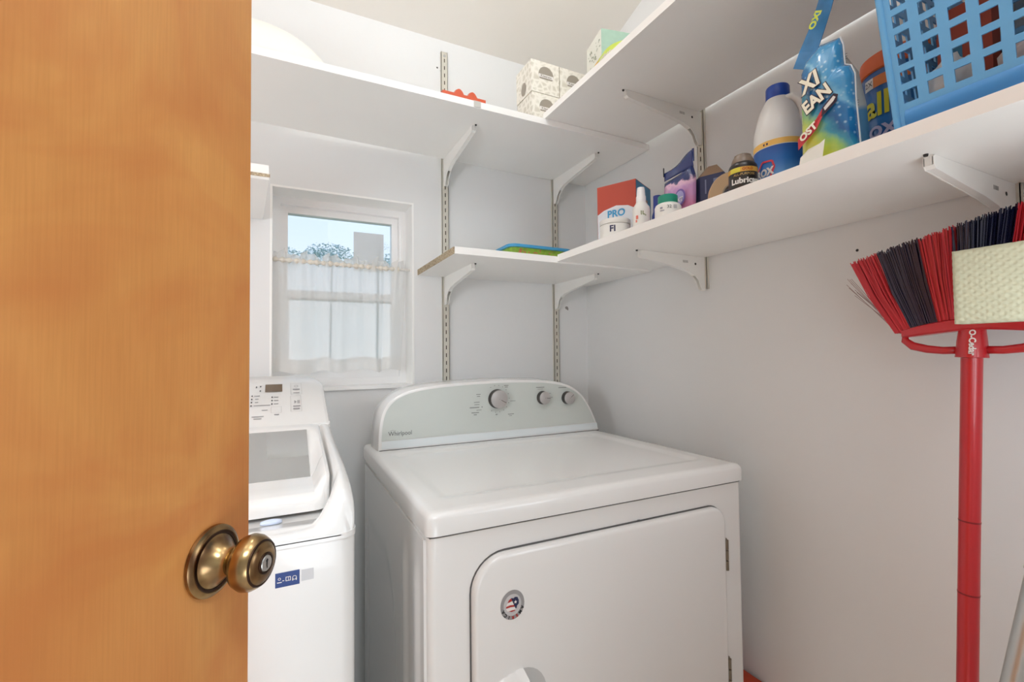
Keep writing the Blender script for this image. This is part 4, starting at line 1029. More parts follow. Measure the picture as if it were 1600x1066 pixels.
bars(fj, [(-0.010, -0.004, 0.006, 0.009), (-0.012, -0.013, 0.004, 0.006)], M('coral_patch', (226, 128, 110), 0.5), j, 'coral_print', lift=0.0006)
c = (0.775, 0.7680)
j = bottle('pill_bottle', c, [(0.027, 0), (0.0285, 0.003), (0.0285, 0.036), (0.026, 0.041), (0.021, 0.044)], WP, 'white bottle with a ribbed teal cap and the number 32', 'bottle')
bm = BM(); lathe(bm, [(0.0205, 0.0435), (0.0212, 0.0445), (0.0212, 0.0605), (0.0195, 0.0625), (0.001, 0.063)], 36, Matrix.Translation((c[0], c[1], ZS)), cap=False); obj('cap', bm, M('teal_cap', (36, 146, 122), 0.35), j, smooth='auto', label='teal green cap')
fj = cyl_fn(c, 0.0286, facing(c), ZS+0.030); text('32', 0.010, lambda a, b, w=0: fj(a+0.003, b+0.001, w), M('dark_green_print', (66, 76, 72), 0.5), j, lift=0.0006)
bars(fj, [(-0.014, 0.000, 0.006, 0.004), (-0.012, -0.006, 0.010, 0.002), (0.016, 0.004, 0.008, 0.0012), (0.016, 0.001, 0.008, 0.0012), (0.016, -0.002, 0.008, 0.0012)], M('grey_violet_print', (146, 150, 164), 0.5), j, lift=0.0006)
c = (0.86, 0.887)
j = bottle('blue_tube', c, [(0.013, 0), (0.0145, 0.002), (0.0145, 0.060), (0.011, 0.072), (0.0105, 0.112), (0.0008, 0.114)], M('royal_blue_plastic', (44, 62, 142), 0.35), 'small blue tube mostly behind the teal-capped bottle', 'tube')
# zip bag of wipes
def pillow(bm, outline, fn, thick, rings_=7, power=0.6, both=True):
    cx_ = sum(p[0] for p in outline)/len(outline); cy_ = sum(p[1] for p in outline)/len(outline)
    n = len(outline); front = []; back = []
    for k in range(rings_+1):
        s = 1 - k/rings_*0.94
        h = thick*(1-s*s)**power
        front.append([bm.verts.new(fn(cx_+(x-cx_)*s, cy_+(y-cy_)*s, h)) for x, y in outline])
        back.append([bm.verts.new(fn(cx_+(x-cx_)*s, cy_+(y-cy_)*s, -h)) for x, y in outline] if k else front[0])
    for R_, flip in ((front, False), (back, True)):
        for A, Bq in zip(R_, R_[1:]):
            for i in range(n):
                f = [A[i], A[(i+1) % n], Bq[(i+1) % n], Bq[i]]
                bm.faces.new(f[::-1] if flip else f)
        bm.faces.new(R_[-1][::-1] if flip else R_[-1])
def dens(pts, n=6):
    out = []
    for a, b in zip(pts, pts[1:]+pts[:1]):
        for k in range(n): out.append((a[0]+(b[0]-a[0])*k/n, a[1]+(b[1]-a[1])*k/n))
    return out
X0 = 0.845
# plane facing the room: right = -y (towards the camera side), up = z, normal = -x
def yzf(x0): return lambda a, b, w=0.0: Vector((x0 - w, -a, b))   # a = -y
zb = thing('wipes_pouch', (X0, 0.80, ZS), 'crumpled zip pouch in navy and pink with a round purple emblem', 'pouch')
zpts = [(-0.842, 1.458), (-0.757, 1.458), (-0.752, 1.52), (-0.750, 1.572), (-0.758, 1.598), (-0.800, 1.590), (-0.844, 1.585), (-0.846, 1.56), (-0.840, 1.51)]
def grad_mat(name, stops, axis='Z', scale=1.0, off=0.0, rough=0.25, noise_amt=0.0, nscale=30, coat=0.3, metal=0.0):
    m = bpy.data.materials.new(name); m.use_nodes = True; n = m.node_tree.nodes; l = m.node_tree.links; p = n['Principled BSDF']
    tc = n.new('ShaderNodeTexCoord'); s = n.new('ShaderNodeSeparateXYZ'); r = n.new('ShaderNodeValToRGB'); a = n.new('ShaderNodeMath'); a.operation = 'MULTIPLY_ADD'
    a.inputs[1].default_value = scale; a.inputs[2].default_value = off
    l.new(tc.outputs['Object'], s.inputs[0]); l.new(s.outputs[axis], a.inputs[0]); src = a.outputs[0]
    if noise_amt:
        ns = n.new('ShaderNodeTexNoise'); ns.inputs['Scale'].default_value = nscale; ns.inputs['Detail'].default_value = 4; l.new(tc.outputs['Object'], ns.inputs['Vector'])
        b = n.new('ShaderNodeMath'); b.operation = 'MULTIPLY_ADD'; b.inputs[1].default_value = noise_amt; l.new(ns.outputs['Fac'], b.inputs[0]); l.new(src, b.inputs[2]); src = b.outputs[0]
    l.new(src, r.inputs[0]); e = r.color_ramp.elements
    e[0].position = stops[0][0]; e[0].color = lin(stops[0][1]); e[1].position = stops[1][0]; e[1].color = lin(stops[1][1])
    for q, col in stops[2:]: k = e.new(q); k.color = lin(col)
    l.new(r.outputs[0], p.inputs['Base Color']); p.inputs['Roughness'].default_value = rough; p.inputs['Coat Weight'].default_value = coat; p.inputs['Metallic'].default_value = metal
    return m
WPM = grad_mat('pink_navy_film', [(0.0, (150, 60, 84)), (1.0, (222, 214, 220)), (0.30, (206, 130, 168)), (0.55, (196, 150, 200)), (0.66, (226, 186, 210)), (0.70, (34, 48, 104)), (0.92, (40, 58, 120)), (0.95, (220, 214, 220))], 'Z', 6.6, -0.20, noise_amt=0.30, nscale=55)
bm = BM(); pillow(bm, dens(zpts, 5), yzf(X0), 0.020); obj('film', bm, WPM, zb, smooth=True)
bm = BM(); g = yzf(X0)
def flapf(u, v): return Vector((X0-0.002+0.006*math.sin(5*u)*v, 0.845-0.090*u, 1.588 + 0.006*u + (0.020 + 0.016*u)*v))
heightslab(bm, flapf, lambda u, v: flapf(u, v)+Vector((0.001, 0, 0)), 12, 5, 0, 1, 0, 1); obj('top_flap', bm, M('navy_film', (38, 54, 116), 0.15, coat=0.5), zb, smooth=True)
bm = BM(); box(bm, X0-0.004, X0-0.002, 0.752, 0.757, 1.605, 1.634); obj('zip_tab', bm, M('navy_film', (38, 54, 116), 0.15), zb)
bm = BM(); box(bm, X0-0.003, X0-0.001, 0.8455, 0.8475, 1.600, 1.622); obj('zip_end', bm, DARK, zb)
zf = lambda a, b, w=0.0: Vector((X0-0.0205-w, 0.778-a, 1.526+b))
bm = BM(); poly(bm, zf, [(0.016*math.cos(2*PI*k/24), 0.019*math.sin(2*PI*k/24)) for k in range(24)], 0.0015); obj('round_emblem', bm, M('violet_emblem', (118, 92, 168), 0.4), zb)
bm = BM(); poly(bm, zf, [(0.012*math.cos(2*PI*k/24), 0.015*math.sin(2*PI*k/24)) for k in range(24)], 0.0022); obj('emblem_centre', bm, M('pale_violet', (168, 160, 208), 0.4), zb)
text('XT', 0.014, lambda a, b, w=0: zf(a+0.001, b-0.006, w), WHT, zb, lift=0.0030, bold=0.0004)
# navy carton
nb = thing('navy_box', (0.90, 0.735, ZS), 'navy blue carton with an opened brown cardboard top', 'box')
nx0, ny0, ny1, nzt = 0.858, 0.703, 0.768, 1.566
nq = [(0.858, 0.745), (0.868, 0.698), (0.93, 0.712), (0.92, 0.775), (0.866, 0.772)]
nq = [(0.852, 0.7450), (0.872, 0.698), (0.935, 0.725), (0.915, 0.772), (0.862, 0.7685)]
bm = BM(); prism(bm, nq, 'z', ZS, nzt); obj('carton', bm, M('navy_carton', (42, 52, 88), 0.4), nb, bevel=0.001)
bm = BM(); cxn = (0.885, 0.736); vs0 = [bm.verts.new((x, y, nzt)) for x, y in nq]; vs1 = [bm.verts.new((cxn[0]+(x-cxn[0])*0.35, cxn[1]+(y-cxn[1])*0.35, nzt+0.026)) for x, y in nq]
for k in range(5): bm.faces.new([vs0[k], vs0[(k+1) % 5], vs1[(k+1) % 5], vs1[k]])
bm.faces.new(vs1); bm.faces.new(vs0[::-1]); obj('cardboard_flaps', bm, M('brown_cardboard', (138, 114, 92), 0.8, var=0.08, scale=40), nb)
e_ = Vector((nq[1][0]-nq[0][0], nq[1][1]-nq[0][1], 0)); nf = plane_fn((nq[0][0], nq[0][1], ZS), e_, (0, 0, 1)); sgn = -1 if nf(0, 0, 1).x > nf(0, 0, 0).x else 1
print_patch('pale_panel', nf, (0.006, 0.046, 0.022, 0.045), M('aqua_print', (128, 178, 206), 0.5), nb, lift=0.0008*sgn); 
bars(nf, [(0.012, 0.085, 0.003, 0.032), (0.034, 0.085, 0.010, 0.030)], M('grey_blue_print', (110, 120, 150), 0.5), nb, lift=0.0008*sgn)
# tan roll
c = (0.865, 0.672)
tn = thing('tape_roll', (c[0], c[1], ZS), 'tan roll standing on edge behind the black lubricant bottle', 'roll')
q = Matrix.Translation((c[0], c[1], ZS+0.048)) @ Matrix.Rotation(facing(c)+0.2, 4, 'Z') @ Matrix.Rotation(PI/2, 4, 'Y')
bm = BM(); lathe(bm, [(0.022, -0.012), (0.047, -0.012), (0.048, -0.010), (0.048, 0.010), (0.047, 0.012), (0.022, 0.012)], 40, q, cap=False)
obj('roll', bm, M('tan_kraft', (190, 160, 124), 0.55), tn, smooth='auto')
bm = BM(); lathe(bm, [(0.0225, -0.012), (0.0225, 0.0122), (0.0195, 0.0122), (0.0195, -0.012)], 30, q, cap=False); obj('core', bm, M('grey_card', (150, 138, 122), 0.8), tn, smooth='auto')
# lubricant bottle
c = (0.79, 0.5900)
lb = bottle('lubricant_bottle', c, [(0.0235, 0), (0.0252, 0.002), (0.0252, 0.061), (0.0240, 0.0655), (0.0205, 0.070)], M('black_bottle', (40, 34, 30), 0.3), 'black bottle of lubricant with a yellow band and brown cap', 'bottle')
bm = BM(); lathe(bm, [(0.0206, 0.0695), (0.0200, 0.074), (0.0170, 0.081), (0.0150, 0.084), (0.0148, 0.086), (0.0115, 0.088), (0.001, 0.0885)], 36, Matrix.Translation((c[0], c[1], ZS)), cap=False); obj('cap', bm, M('taupe_cap', (126, 108, 92), 0.35), lb, smooth='auto')
fj = cyl_fn(c, 0.0253, facing(c)+0.25, ZS+0.035)
print_patch('yellow_band', fj, (-0.042, 0.042, 0.0135, 0.0225), M('amber_print', (214, 164, 70), 0.5), lb, nu=20, lift=0.0004)
print_patch('yellow_block', fj, (-0.030, -0.011, 0.0135, 0.0225), M('yellow_print', (216, 204, 66), 0.5), lb, nu=8, lift=0.0006)
text('GOLD', 0.0068, lambda a, b, w=0: fj(a+0.002, b+0.018, w), M('brown_letter', (176, 92, 36), 0.5), lb, lift=0.0008, bold=0.0003)
text('ALL-PURPOSE', 0.0062, lambda a, b, w=0: fj(a-0.004, b+0.0085, w), M('tan_letter', (206, 174, 110), 0.5), lb, lift=0.0008)
text('Lubricant', 0.0145, lambda a, b, w=0: fj(a+0.000, b-0.0035, w), WHT, lb, lift=0.0008, bold=0.0006)
# bleach jug
c = (0.87, 0.5697)
cj = thing('bleach_jug', (c[0], c[1], ZS), 'white bleach jug with a dark blue cap, moulded handle and blue label', 'jug')
JUG = M('white_hdpe', (222, 222, 220), 0.35)
bm = BM(); lathe(bm, [(0.040, 0), (0.0435, 0.004), (0.0440, 0.128), (0.0425, 0.142), (0.0385, 0.160), (0.0320, 0.182), (0.0230, 0.200), (0.0180, 0.208), (0.0178, 0.214)], 48, Matrix.Translation((c[0], c[1], ZS))); obj('body', bm, JUG, cj, smooth='auto')
ca_ = facing(c); rgt = Vector((-math.sin(ca_), math.cos(ca_), 0)); cvec = Vector((c[0], c[1], ZS)); fwd_ = Vector((math.cos(ca_), math.sin(ca_), 0))
bm = BM(); hp = [(0.010, 0.196), (0.024, 0.198), (0.035, 0.190), (0.042, 0.172), (0.0435, 0.155), (0.040, 0.138)]
tube(bm, [cvec + rgt*a + fwd_*0.012 + Vector((0, 0, b)) for a, b in hp], [0.008, 0.0085, 0.0085, 0.0085, 0.009, 0.009], 12, ring_up=fwd_); obj('handle', bm, JUG, cj, smooth=True)
bm = BM(); lathe(bm, [(0.0205, 0.2035), (0.0210, 0.2045), (0.0208, 0.226), (0.0195, 0.2285), (0.001, 0.229)], 36, Matrix.Translation((c[0], c[1], ZS)), cap=False); obj('cap', bm, M('cobalt_cap', (28, 72, 168), 0.3), cj, smooth='auto', label='dark blue screw cap')
fj = cyl_fn(c, 0.0441, ca_, ZS)
LBL = grad_mat('blue_label_print', [(0.0, (176, 208, 236)), (1.0, (36, 84, 160)), (0.25, (120, 176, 226)), (0.7, (40, 108, 186))], 'Z', 9.5, -0.02, rough=0.4, noise_amt=0.06, coat=0)
LBL2 = LBL
print_patch('label', fj, (-0.066, 0.066, 0.008, 0.100), LBL, cj, nu=26, lift=0.0004)
print_patch('yellow_stripe', fj, (-0.066, 0.066, 0.1005, 0.112), M('amber_stripe', (236, 188, 96), 0.5), cj, nu=26, lift=0.0005)
print_patch('white_stripe', fj, (-0.066, 0.066, 0.1000, 0.1012), WHT, cj, nu=26, lift=0.0008)
def strip(bm, fn, a, b, w, lift):
    dx, dy = b[0]-a[0], b[1]-a[1]; l_ = math.hypot(dx, dy); nx_, ny_ = -dy/l_*w/2, dx/l_*w/2
    poly(bm, fn, [(a[0]+nx_, a[1]+ny_), (b[0]+nx_, b[1]+ny_), (b[0]-nx_, b[1]-ny_), (a[0]-nx_, a[1]-ny_)], lift)
bm = BM(); dpts = [(-0.046, 0.052), (-0.030, 0.0735), (-0.012, 0.0720), (-0.0085, 0.060), (-0.022, 0.026)]
poly(bm, fj, [(-0.046, 0.052), (-0.030, 0.0735), (-0.012, 0.0720), (-0.0085, 0.060), (-0.022, 0.026), (-0.040, 0.020)], 0.0009); obj('diamond_logo', bm, M('logo_blue', (46, 92, 176), 0.4), cj)
bm = BM()
for a, b in zip(dpts, dpts[1:]):
    for k in range(4):
        s0, s1 = k/4, (k+1)/4
        strip(bm, fj, (a[0]+(b[0]-a[0])*s0, a[1]+(b[1]-a[1])*s0), (a[0]+(b[0]-a[0])*s1, a[1]+(b[1]-a[1])*s1), 0.0034, 0.0012)
obj('logo_outline', bm, M('logo_red', (206, 60, 74), 0.4), cj)
text('CLOROX', 0.0190, lambda a, b, w=0: fj(a-0.042+0.35*b*0, b+0.050+0.10*(a), w), WHT, cj, 'brand_lettering', lift=0.0016, bold=0.0010, sx_=0.80)
bars(fj, [(0.018+0.0*k, 0.034-0.004*k, 0.030-0.003*k, 0.0014) for k in range(4)], M('fine_blue_print', (56, 96, 150), 0.5), cj, 'fine_print', lift=0.0008)
bars(fj, [(-0.026, 0.106, 0.003, 0.004), (-0.020, 0.106, 0.003, 0.004)], M('navy_letter', (40, 44, 84), 0.5), cj, 'small_marks', lift=0.0009)

# stain-remover pouch
XO = 0.772
ox = thing('stain_remover_pouch', (XO, 0.425, ZS), 'stand-up pouch in blue, lime and white with big white lettering', 'pouch')
opts = [(-0.4660, 1.457), (-0.3800, 1.457), (-0.3815, 1.49), (-0.3845, 1.545), (-0.3850, 1.585), (-0.3900, 1.600), (-0.3985, 1.606), (-0.4000, 1.638), (-0.4040, 1.652), (-0.4330, 1.657), (-0.4560, 1.642), (-0.4640, 1.626), (-0.4650, 1.56)]
OXM = bpy.data.materials.new('blue_lime_film'); OXM.use_nodes = True
def oxmat(m):
    n = m.node_tree.nodes; l = m.node_tree.links; p = n['Principled BSDF']
    tc = n.new('ShaderNodeTexCoord'); s = n.new('ShaderNodeSeparateXYZ'); l.new(tc.outputs['Object'], s.inputs[0])
    # t = height + 0.9*(leftwards)  -> lime at lower left, blue at upper right
    a = n.new('ShaderNodeMath'); a.operation = 'MULTIPLY_ADD'; a.inputs[1].default_value = -1.5; l.new(s.outputs['Y'], a.inputs[0]); l.new(s.outputs['Z'], a.inputs[2])
    b = n.new('ShaderNodeMath'); b.operation = 'MULTIPLY_ADD'; b.inputs[1].default_value = 5.2; b.inputs[2].default_value = 0.06; l.new(a.outputs[0], b.inputs[0])
    ns = n.new('ShaderNodeTexNoise'); ns.inputs['Scale'].default_value = 38; ns.inputs['Detail'].default_value = 4; l.new(tc.outputs['Object'], ns.inputs['Vector'])
    c_ = n.new('ShaderNodeMath'); c_.operation = 'MULTIPLY_ADD'; c_.inputs[1].default_value = 0.30; l.new(ns.outputs['Fac'], c_.inputs[0]); l.new(b.outputs[0], c_.inputs[2])
    r = n.new('ShaderNodeValToRGB'); l.new(c_.outputs[0], r.inputs[0]); e = r.color_ramp.elements
    e[0].position = 0.0; e[0].color = lin((232, 234, 220)); e[1].position = 1.0; e[1].color = lin((70, 150, 200))
    for q, col in ((0.10, (214, 220, 120)), (0.34, (214, 220, 84)), (0.50, (150, 196, 110)), (0.60, (60, 152, 176)), (0.72, (24, 98, 156)), (0.86, (34, 120, 180)), (0.93, (120, 184, 216))): k = e.new(q); k.color = lin(col)
    v = n.new('ShaderNodeTexVoronoi'); v.inputs['Scale'].default_value = 120; l.new(tc.outputs['Object'], v.inputs['Vector'])
    vr = n.new('ShaderNodeValToRGB'); vr.color_ramp.elements[0].position = 0.10; vr.color_ramp.elements[0].color = (0.75, 0.75, 0.75, 1); vr.color_ramp.elements[1].position = 0.32; vr.color_ramp.elements[1].color = (0, 0, 0, 1)
    l.new(v.outputs['Distance'], vr.inputs[0])
    g = n.new('ShaderNodeMath'); g.operation = 'MULTIPLY'; sm = n.new('ShaderNodeMapRange'); sm.inputs[1].default_value = 0.62; sm.inputs[2].default_value = 0.80; l.new(c_.outputs[0], sm.inputs[0]); l.new(sm.outputs[0], g.inputs[0]); l.new(vr.outputs[0], g.inputs[1])
    mx = n.new('ShaderNodeMix'); mx.data_type = 'RGBA'; mx.inputs[7].default_value = lin((178, 216, 232)); l.new(g.outputs[0], mx.inputs[0]); l.new(r.outputs[0], mx.inputs[6]); l.new(mx.outputs[2], p.inputs['Base Color'])
    p.inputs['Roughness'].default_value = 0.2; p.inputs['Coat Weight'].default_value = 0.4
    bp = n.new('ShaderNodeBump'); bp.inputs['Strength'].default_value = 0.5; bp.inputs['Distance'].default_value = 0.004; nb_ = n.new('ShaderNodeTexNoise'); nb_.inputs['Scale'].default_value = 26
    l.new(tc.outputs['Object'], nb_.inputs['Vector']); l.new(nb_.outputs['Fac'], bp.inputs['Height']); l.new(bp.outputs[0], p.inputs['Normal'])
oxmat(OXM)
bm = BM(); pillow(bm, dens(opts, 5), yzf(XO), 0.022, 8); obj('film', bm, OXM, ox, smooth=True)
bm = BM()
oo = dens(opts[1:9], 4)[:-3]
tube(bm, [Vector((XO, -a-0.0006, b)) for a, b in oo], 0.0013, 6, ring_up=Vector((1, 0, 0))); obj('sealed_edge', bm, M('white_seal', (224, 228, 228), 0.4), ox, smooth=True)
XF = XO - 0.0235
def oxf(a, b, w=0.0):   # a right (towards -y), b up, around the pouch centre
    return Vector((XF + 0.0045*abs(a/0.04)**2.2 - w, 0.4230 - a, 1.560 + b))
BLKO = M('dark_outline_print', (48, 34, 56), 0.5)
def big(txt, sz, a, b, rot, sx_=0.9, mat=None, ol=0.0022):
    if ol: text(txt, sz, lambda u, v, w=0: oxf(a+u, b+v, w), BLKO, ox, 'letter_outline', lift=0.0006, rot=rot, bold=0.0012+ol*0.6, sx_=sx_)
    text(txt, sz, lambda u, v, w=0: oxf(a+u, b+v, w), mat or M('cream_letter', (240, 236, 216), 0.4), ox, 'lettering', lift=0.0012, rot=rot, bold=0.0012, sx_=sx_)
bm = BM(); poly(bm, oxf, [(-0.0375, -0.048), (-0.006, -0.030), (0.006, -0.014), (0.008, -0.022), (-0.006, -0.046), (-0.0375, -0.066)], 0.0003); obj('red_banner', bm, M('crimson_print', (196, 54, 62), 0.4), ox)
big('XI', 0.036, -0.014, 0.032, 0.22, 0.85)
big('EAN', 0.029, -0.005, 0.001, 0.42, 0.78)
text('OST', 0.016, lambda u, v, w=0: oxf(-0.019+u, -0.045+v, w), M('cream_letter', (240, 236, 216), 0.4), ox, 'lettering', lift=0.0012, rot=0.50, bold=0.0008)
bm = BM(); poly(bm, oxf, [(0.004, -0.016), (0.020, -0.002), (0.026, -0.006), (0.024, -0.016), (0.010, -0.026), (0.002, -0.030)], 0.0008); obj('scoop_print', bm, BLKO, ox)
bm = BM(); poly(bm, oxf, [(0.006, -0.018), (0.020, -0.006), (0.023, -0.009), (0.020, -0.014), (0.008, -0.023)], 0.0014); obj('scoop_fill', bm, WHT, ox)
bm = BM(); poly(bm, oxf, [(-0.0385, -0.100), (-0.034, -0.080), (-0.020, -0.072), (-0.002, -0.070), (0.006, -0.066), (0.002, -0.092), (0.002, -0.100)], 0.0003); obj('white_splash', bm, M('milky_print', (232, 232, 224), 0.4), ox)
# torn top strip leaning up and back
bm = BM()
TSP = [(-0.4700, 1.640, 0.012), (-0.4560, 1.662, 0.017), (-0.4420, 1.690, 0.015), (-0.4290, 1.715, 0.014), (-0.4200, 1.735, 0.013), (-0.4160, 1.756, 0.010), (-0.4140, 1.790, 0.005)]
Lv = []
for k, (a, b, wd_) in enumerate(TSP):
    n0 = TSP[min(k+1, len(TSP)-1)]; p0 = TSP[max(k-1, 0)]; tx, tz = n0[0]-p0[0], n0[1]-p0[1]; l_ = math.hypot(tx, tz)
    for s in (-1, 1):
        for t_ in (0, 1):
            Lv.append(bm.verts.new((XO+0.004+0.003*math.sin(k)+0.0012*t_, -(a - s*tz/l_*wd_*0.95), b + s*(-tx)/l_*wd_*-0.95)))
for k in range(len(TSP)-1):
    a = Lv[4*k:4*k+4]; b = Lv[4*k+4:4*k+8]
    bm.faces.new([a[0], a[2], b[2], b[0]]); bm.faces.new([a[1], b[1], b[3], a[3]]); bm.faces.new([a[0], b[0], b[1], a[1]]); bm.faces.new([a[2], a[3], b[3], b[2]])
bm.faces.new([Lv[0], Lv[1], Lv[3], Lv[2]]); bm.faces.new([Lv[-4], Lv[-2], Lv[-1], Lv[-3]])
obj('torn_top_strip', bm, M('mid_blue_film', (52, 122, 176), 0.25, var=0.15, scale=60), ox, smooth=False)
tf = plane_fn((XO+0.003, 0.4385, 1.692), Vector((0, -0.5, 1)).normalized(), Vector((0, 1, 0.5)).normalized())
tf2 = lambda a, b, w=0.0: Vector((XO-0.0022-w, 0.4370-a*0.5-b*-0.86, 1.700+a*0.86+b*0.5))
text('OXI', 0.015, tf2, M('lime_letter', (200, 216, 60), 0.4), ox, 'strip_lettering', lift=0.002, bold=0.0008)
# second packet behind with directions
cp = thing('instruction_packet', (0.835, 0.42, ZS), 'beige packet printed with small directions, just behind the blue pouch', 'packet')
cpts = [(-0.460, 1.458), (-0.398, 1.458), (-0.402, 1.56), (-0.412, 1.62), (-0.440, 1.678), (-0.462, 1.67)]
bm = BM(); pillow(bm, dens(cpts, 5), yzf(0.838), 0.014, 6); obj('film', bm, grad_mat('beige_packet_print', [(0.0, (90, 150, 190)), (1.0, (226, 214, 196)), (0.46, (110, 166, 200)), (0.50, (228, 222, 210)), (0.85, (226, 206, 186))], 'Z', 4.6, 0.0, rough=0.4, noise_amt=0.03), cp, smooth=True)
cfn = lambda a, b, w=0.0: Vector((0.8235-w, 0.4200-a, 1.595+b))
bars(cfn, [(0.002, -0.012, 0.018, 0.012)], M('mustard_print', (222, 178, 84), 0.5), cp, 'yellow_picture', lift=0.001)
bars(cfn, [(-0.004, 0.028, 0.020, 0.016)], M('salmon_print', (214, 160, 136), 0.5), cp, 'salmon_picture', lift=0.001)
bars(cfn, [(0.004, -0.028-0.004*k, 0.020, 0.001) for k in range(3)] + [(-0.006, 0.048+0.004*k, 0.012, 0.001) for k in range(3)], INK, cp, 'fine_print', lift=0.001)
# detergent tub with orange cap
c = (0.935, 0.398)
al = thing('detergent_tub', (c[0], c[1], ZS), 'blue detergent tub with an orange lid and the yellow word all, beside the basket', 'tub')
bm = BM(); lathe(bm, [(0.050, 0), (0.054, 0.004), (0.0545, 0.168), (0.052, 0.178)], 44, Matrix.Translation((c[0], c[1], ZS))); obj('body', bm, grad_mat('deep_blue_tub', [(0.0, (48, 44, 110)), (1.0, (30, 92, 160)), (0.35, (60, 66, 140)), (0.55, (40, 116, 180))], 'Z', 5.5, 0.0, rough=0.3, noise_amt=0.15, nscale=50), al, smooth='auto')
bm = BM(); lathe(bm, [(0.053, 0.176), (0.0555, 0.178), (0.0555, 0.190), (0.054, 0.204), (0.050, 0.207), (0.001, 0.208)], 44, Matrix.Translation((c[0], c[1], ZS)), cap=False); obj('lid', bm, M('orange_lid', (224, 100, 44), 0.35), al, smooth='auto', label='bright orange lid')
af = cyl_fn(c, 0.0546, facing(c)-0.28, ZS)
print_patch('orange_band', af, (-0.022, 0.05, 0.148, 0.166), M('orange_label', (226, 130, 70), 0.5), al, nu=16, lift=0.0005)
print_patch('white_block', af, (-0.038, -0.022, 0.148, 0.166), WHT, al, nu=4, lift=0.0005)
text('2X', 0.012, lambda a, b, w=0: af(a-0.030, b+0.157, w), BLK, al, lift=0.0009)
text('all', 0.054, lambda a, b, w=0: af(a-0.0175, b+0.116, w), M('yellow_word', (218, 206, 50), 0.4), al, 'brand_lettering', lift=0.0010, bold=0.0014, sx_=0.85)
text('OXI', 0.026, lambda a, b, w=0: af(a-0.008, b+0.072, w), M('lilac_word', (206, 196, 220), 0.4), al, lift=0.0012, bold=0.0012)

# ================================================================ LAUNDRY BASKET
BL = M('sky_blue_plastic', (104, 170, 218), 0.35, spec=0.4)
LBK = thing('laundry_basket', (0.90, 0.12, ZS), 'sky blue plastic basket with rows of square holes on the lower right shelf', 'basket')
by0, by1 = 0.045, 0.3185      # bottom y extents
bz0, bz1 = ZS, 1.742
bx0, bx1 = 0.737, 1.040
def flare(z): return (z-bz0)/(bz1-bz0)*0.024
def face_grid(name, fn, n_u, n_v, hole, th, nrm):
    """fn(i,j) in cell units -> world; holes where hole(i,j)"""
    bm = BM(); th_v = Vector(nrm)*th
    cols, rows = n_u, n_v
    A = {}; 
    def V(i, j, s):
        k = (i, j, s)
        if k not in A: A[k] = bm.verts.new(fn(i, j) + th_v*s)
        return A[k]
    for i in range(cols):
        for j in range(rows):
            if hole(i, j):
                # walls of the hole
                c4 = [(i, j), (i+1, j), (i+1, j+1), (i, j+1)]
                for a, b in zip(c4, c4[1:]+c4[:1]): bm.faces.new([V(*a, 0), V(*b, 0), V(*b, 1), V(*a, 1)])
            else:
                for s in (0, 1): bm.faces.new([V(i, j, s), V(i+1, j, s), V(i+1, j+1, s), V(i, j+1, s)])
    return obj(name, bm, BL, LBK)
# front face: columns along -y starting at the left corner
cw_, cp_ = 0.0152, 0.0256; hh_, hp_ = 0.0172, 0.0263
def cells(start, pitch, w, n):
    out = [0.0]
    for k in range(n): out += [start + pitch*k - w/2, start + pitch*k + w/2]
    return out
ucol = cells(0.0190, cp_, cw_, 10) + [0.2735]; vrow = cells(0.0455, hp_, hh_, 9) + [bz1-bz0]
def ffn(i, j):
    u, v = ucol[i], vrow[j]; z = bz0+v; f_ = flare(z); full = 0.2735
    y = by1 + f_ - u*(full+2*f_)/full
    return Vector((bx0 - 0.35*f_, y, z))
face_grid('front_wall', ffn, len(ucol)-1, len(vrow)-1, lambda i, j: i % 2 == 1 and j % 2 == 1, 0.0022, (1, 0, 0))
def bfn(i, j):
    p = ffn(i, j); f_ = flare(p.z); return Vector((bx1 + 0.35*f_ - 0.0022, p.y, p.z))
face_grid('back_wall', bfn, len(ucol)-1, len(vrow)-1, lambda i, j: i % 2 == 1 and j % 2 == 1, 0.0022, (1, 0, 0))
ucs = cells(0.030, cp_, cw_, 10) + [bx1-bx0]
def sfn(side_):
    def f(i, j):
        u, v = ucs[i], vrow[j]; z = bz0+v; f_ = flare(z); x = bx0-0.35*f_ + u*((bx1-bx0)+0.7*f_)/(bx1-bx0)
        return Vector((x, (by1+f_-0.0022) if side_ > 0 else (by0-f_), z))
    return f
face_grid('side_wall', sfn(1), len(ucs)-1, len(vrow)-1, lambda i, j: i % 2 == 1 and j % 2 == 1, 0.0022, (0, 1, 0))
face_grid('side_wall', sfn(-1), len(ucs)-1, len(vrow)-1, lambda i, j: i % 2 == 1 and j % 2 == 1, 0.0022, (0, 1, 0))
obj('base', bx(bx0+0.002, bx1-0.002, by0+0.002, by1-0.002, bz0, bz0+0.003), BL, LBK)
BLD = M('sky_blue_plastic_band', (60, 136, 200), 0.35)
bm = BM(); prism(bm, [(bx0-0.0005, bz0+0.004), (bx0-0.0042, bz0+0.010), (bx0-0.0050, bz0+0.018), (bx0-0.0030, bz0+0.026), (bx0-0.0020, bz0+0.0275), (bx0, bz0+0.02)], 'y', by0, by1-0.010); obj('foot_bead', bm, BLD, LBK, smooth='auto', label='deeper blue rounded bead along the foot')
bm = BM()
for (sx0, sy0) in ((1, 1),):
    tube(bm, [(bx0+0.001, by1-0.001, bz0+0.001), (bx0-0.007, by1+0.022, bz1)], 0.0045, 10)
obj('corner_post', bm, BL, LBK, smooth='auto')
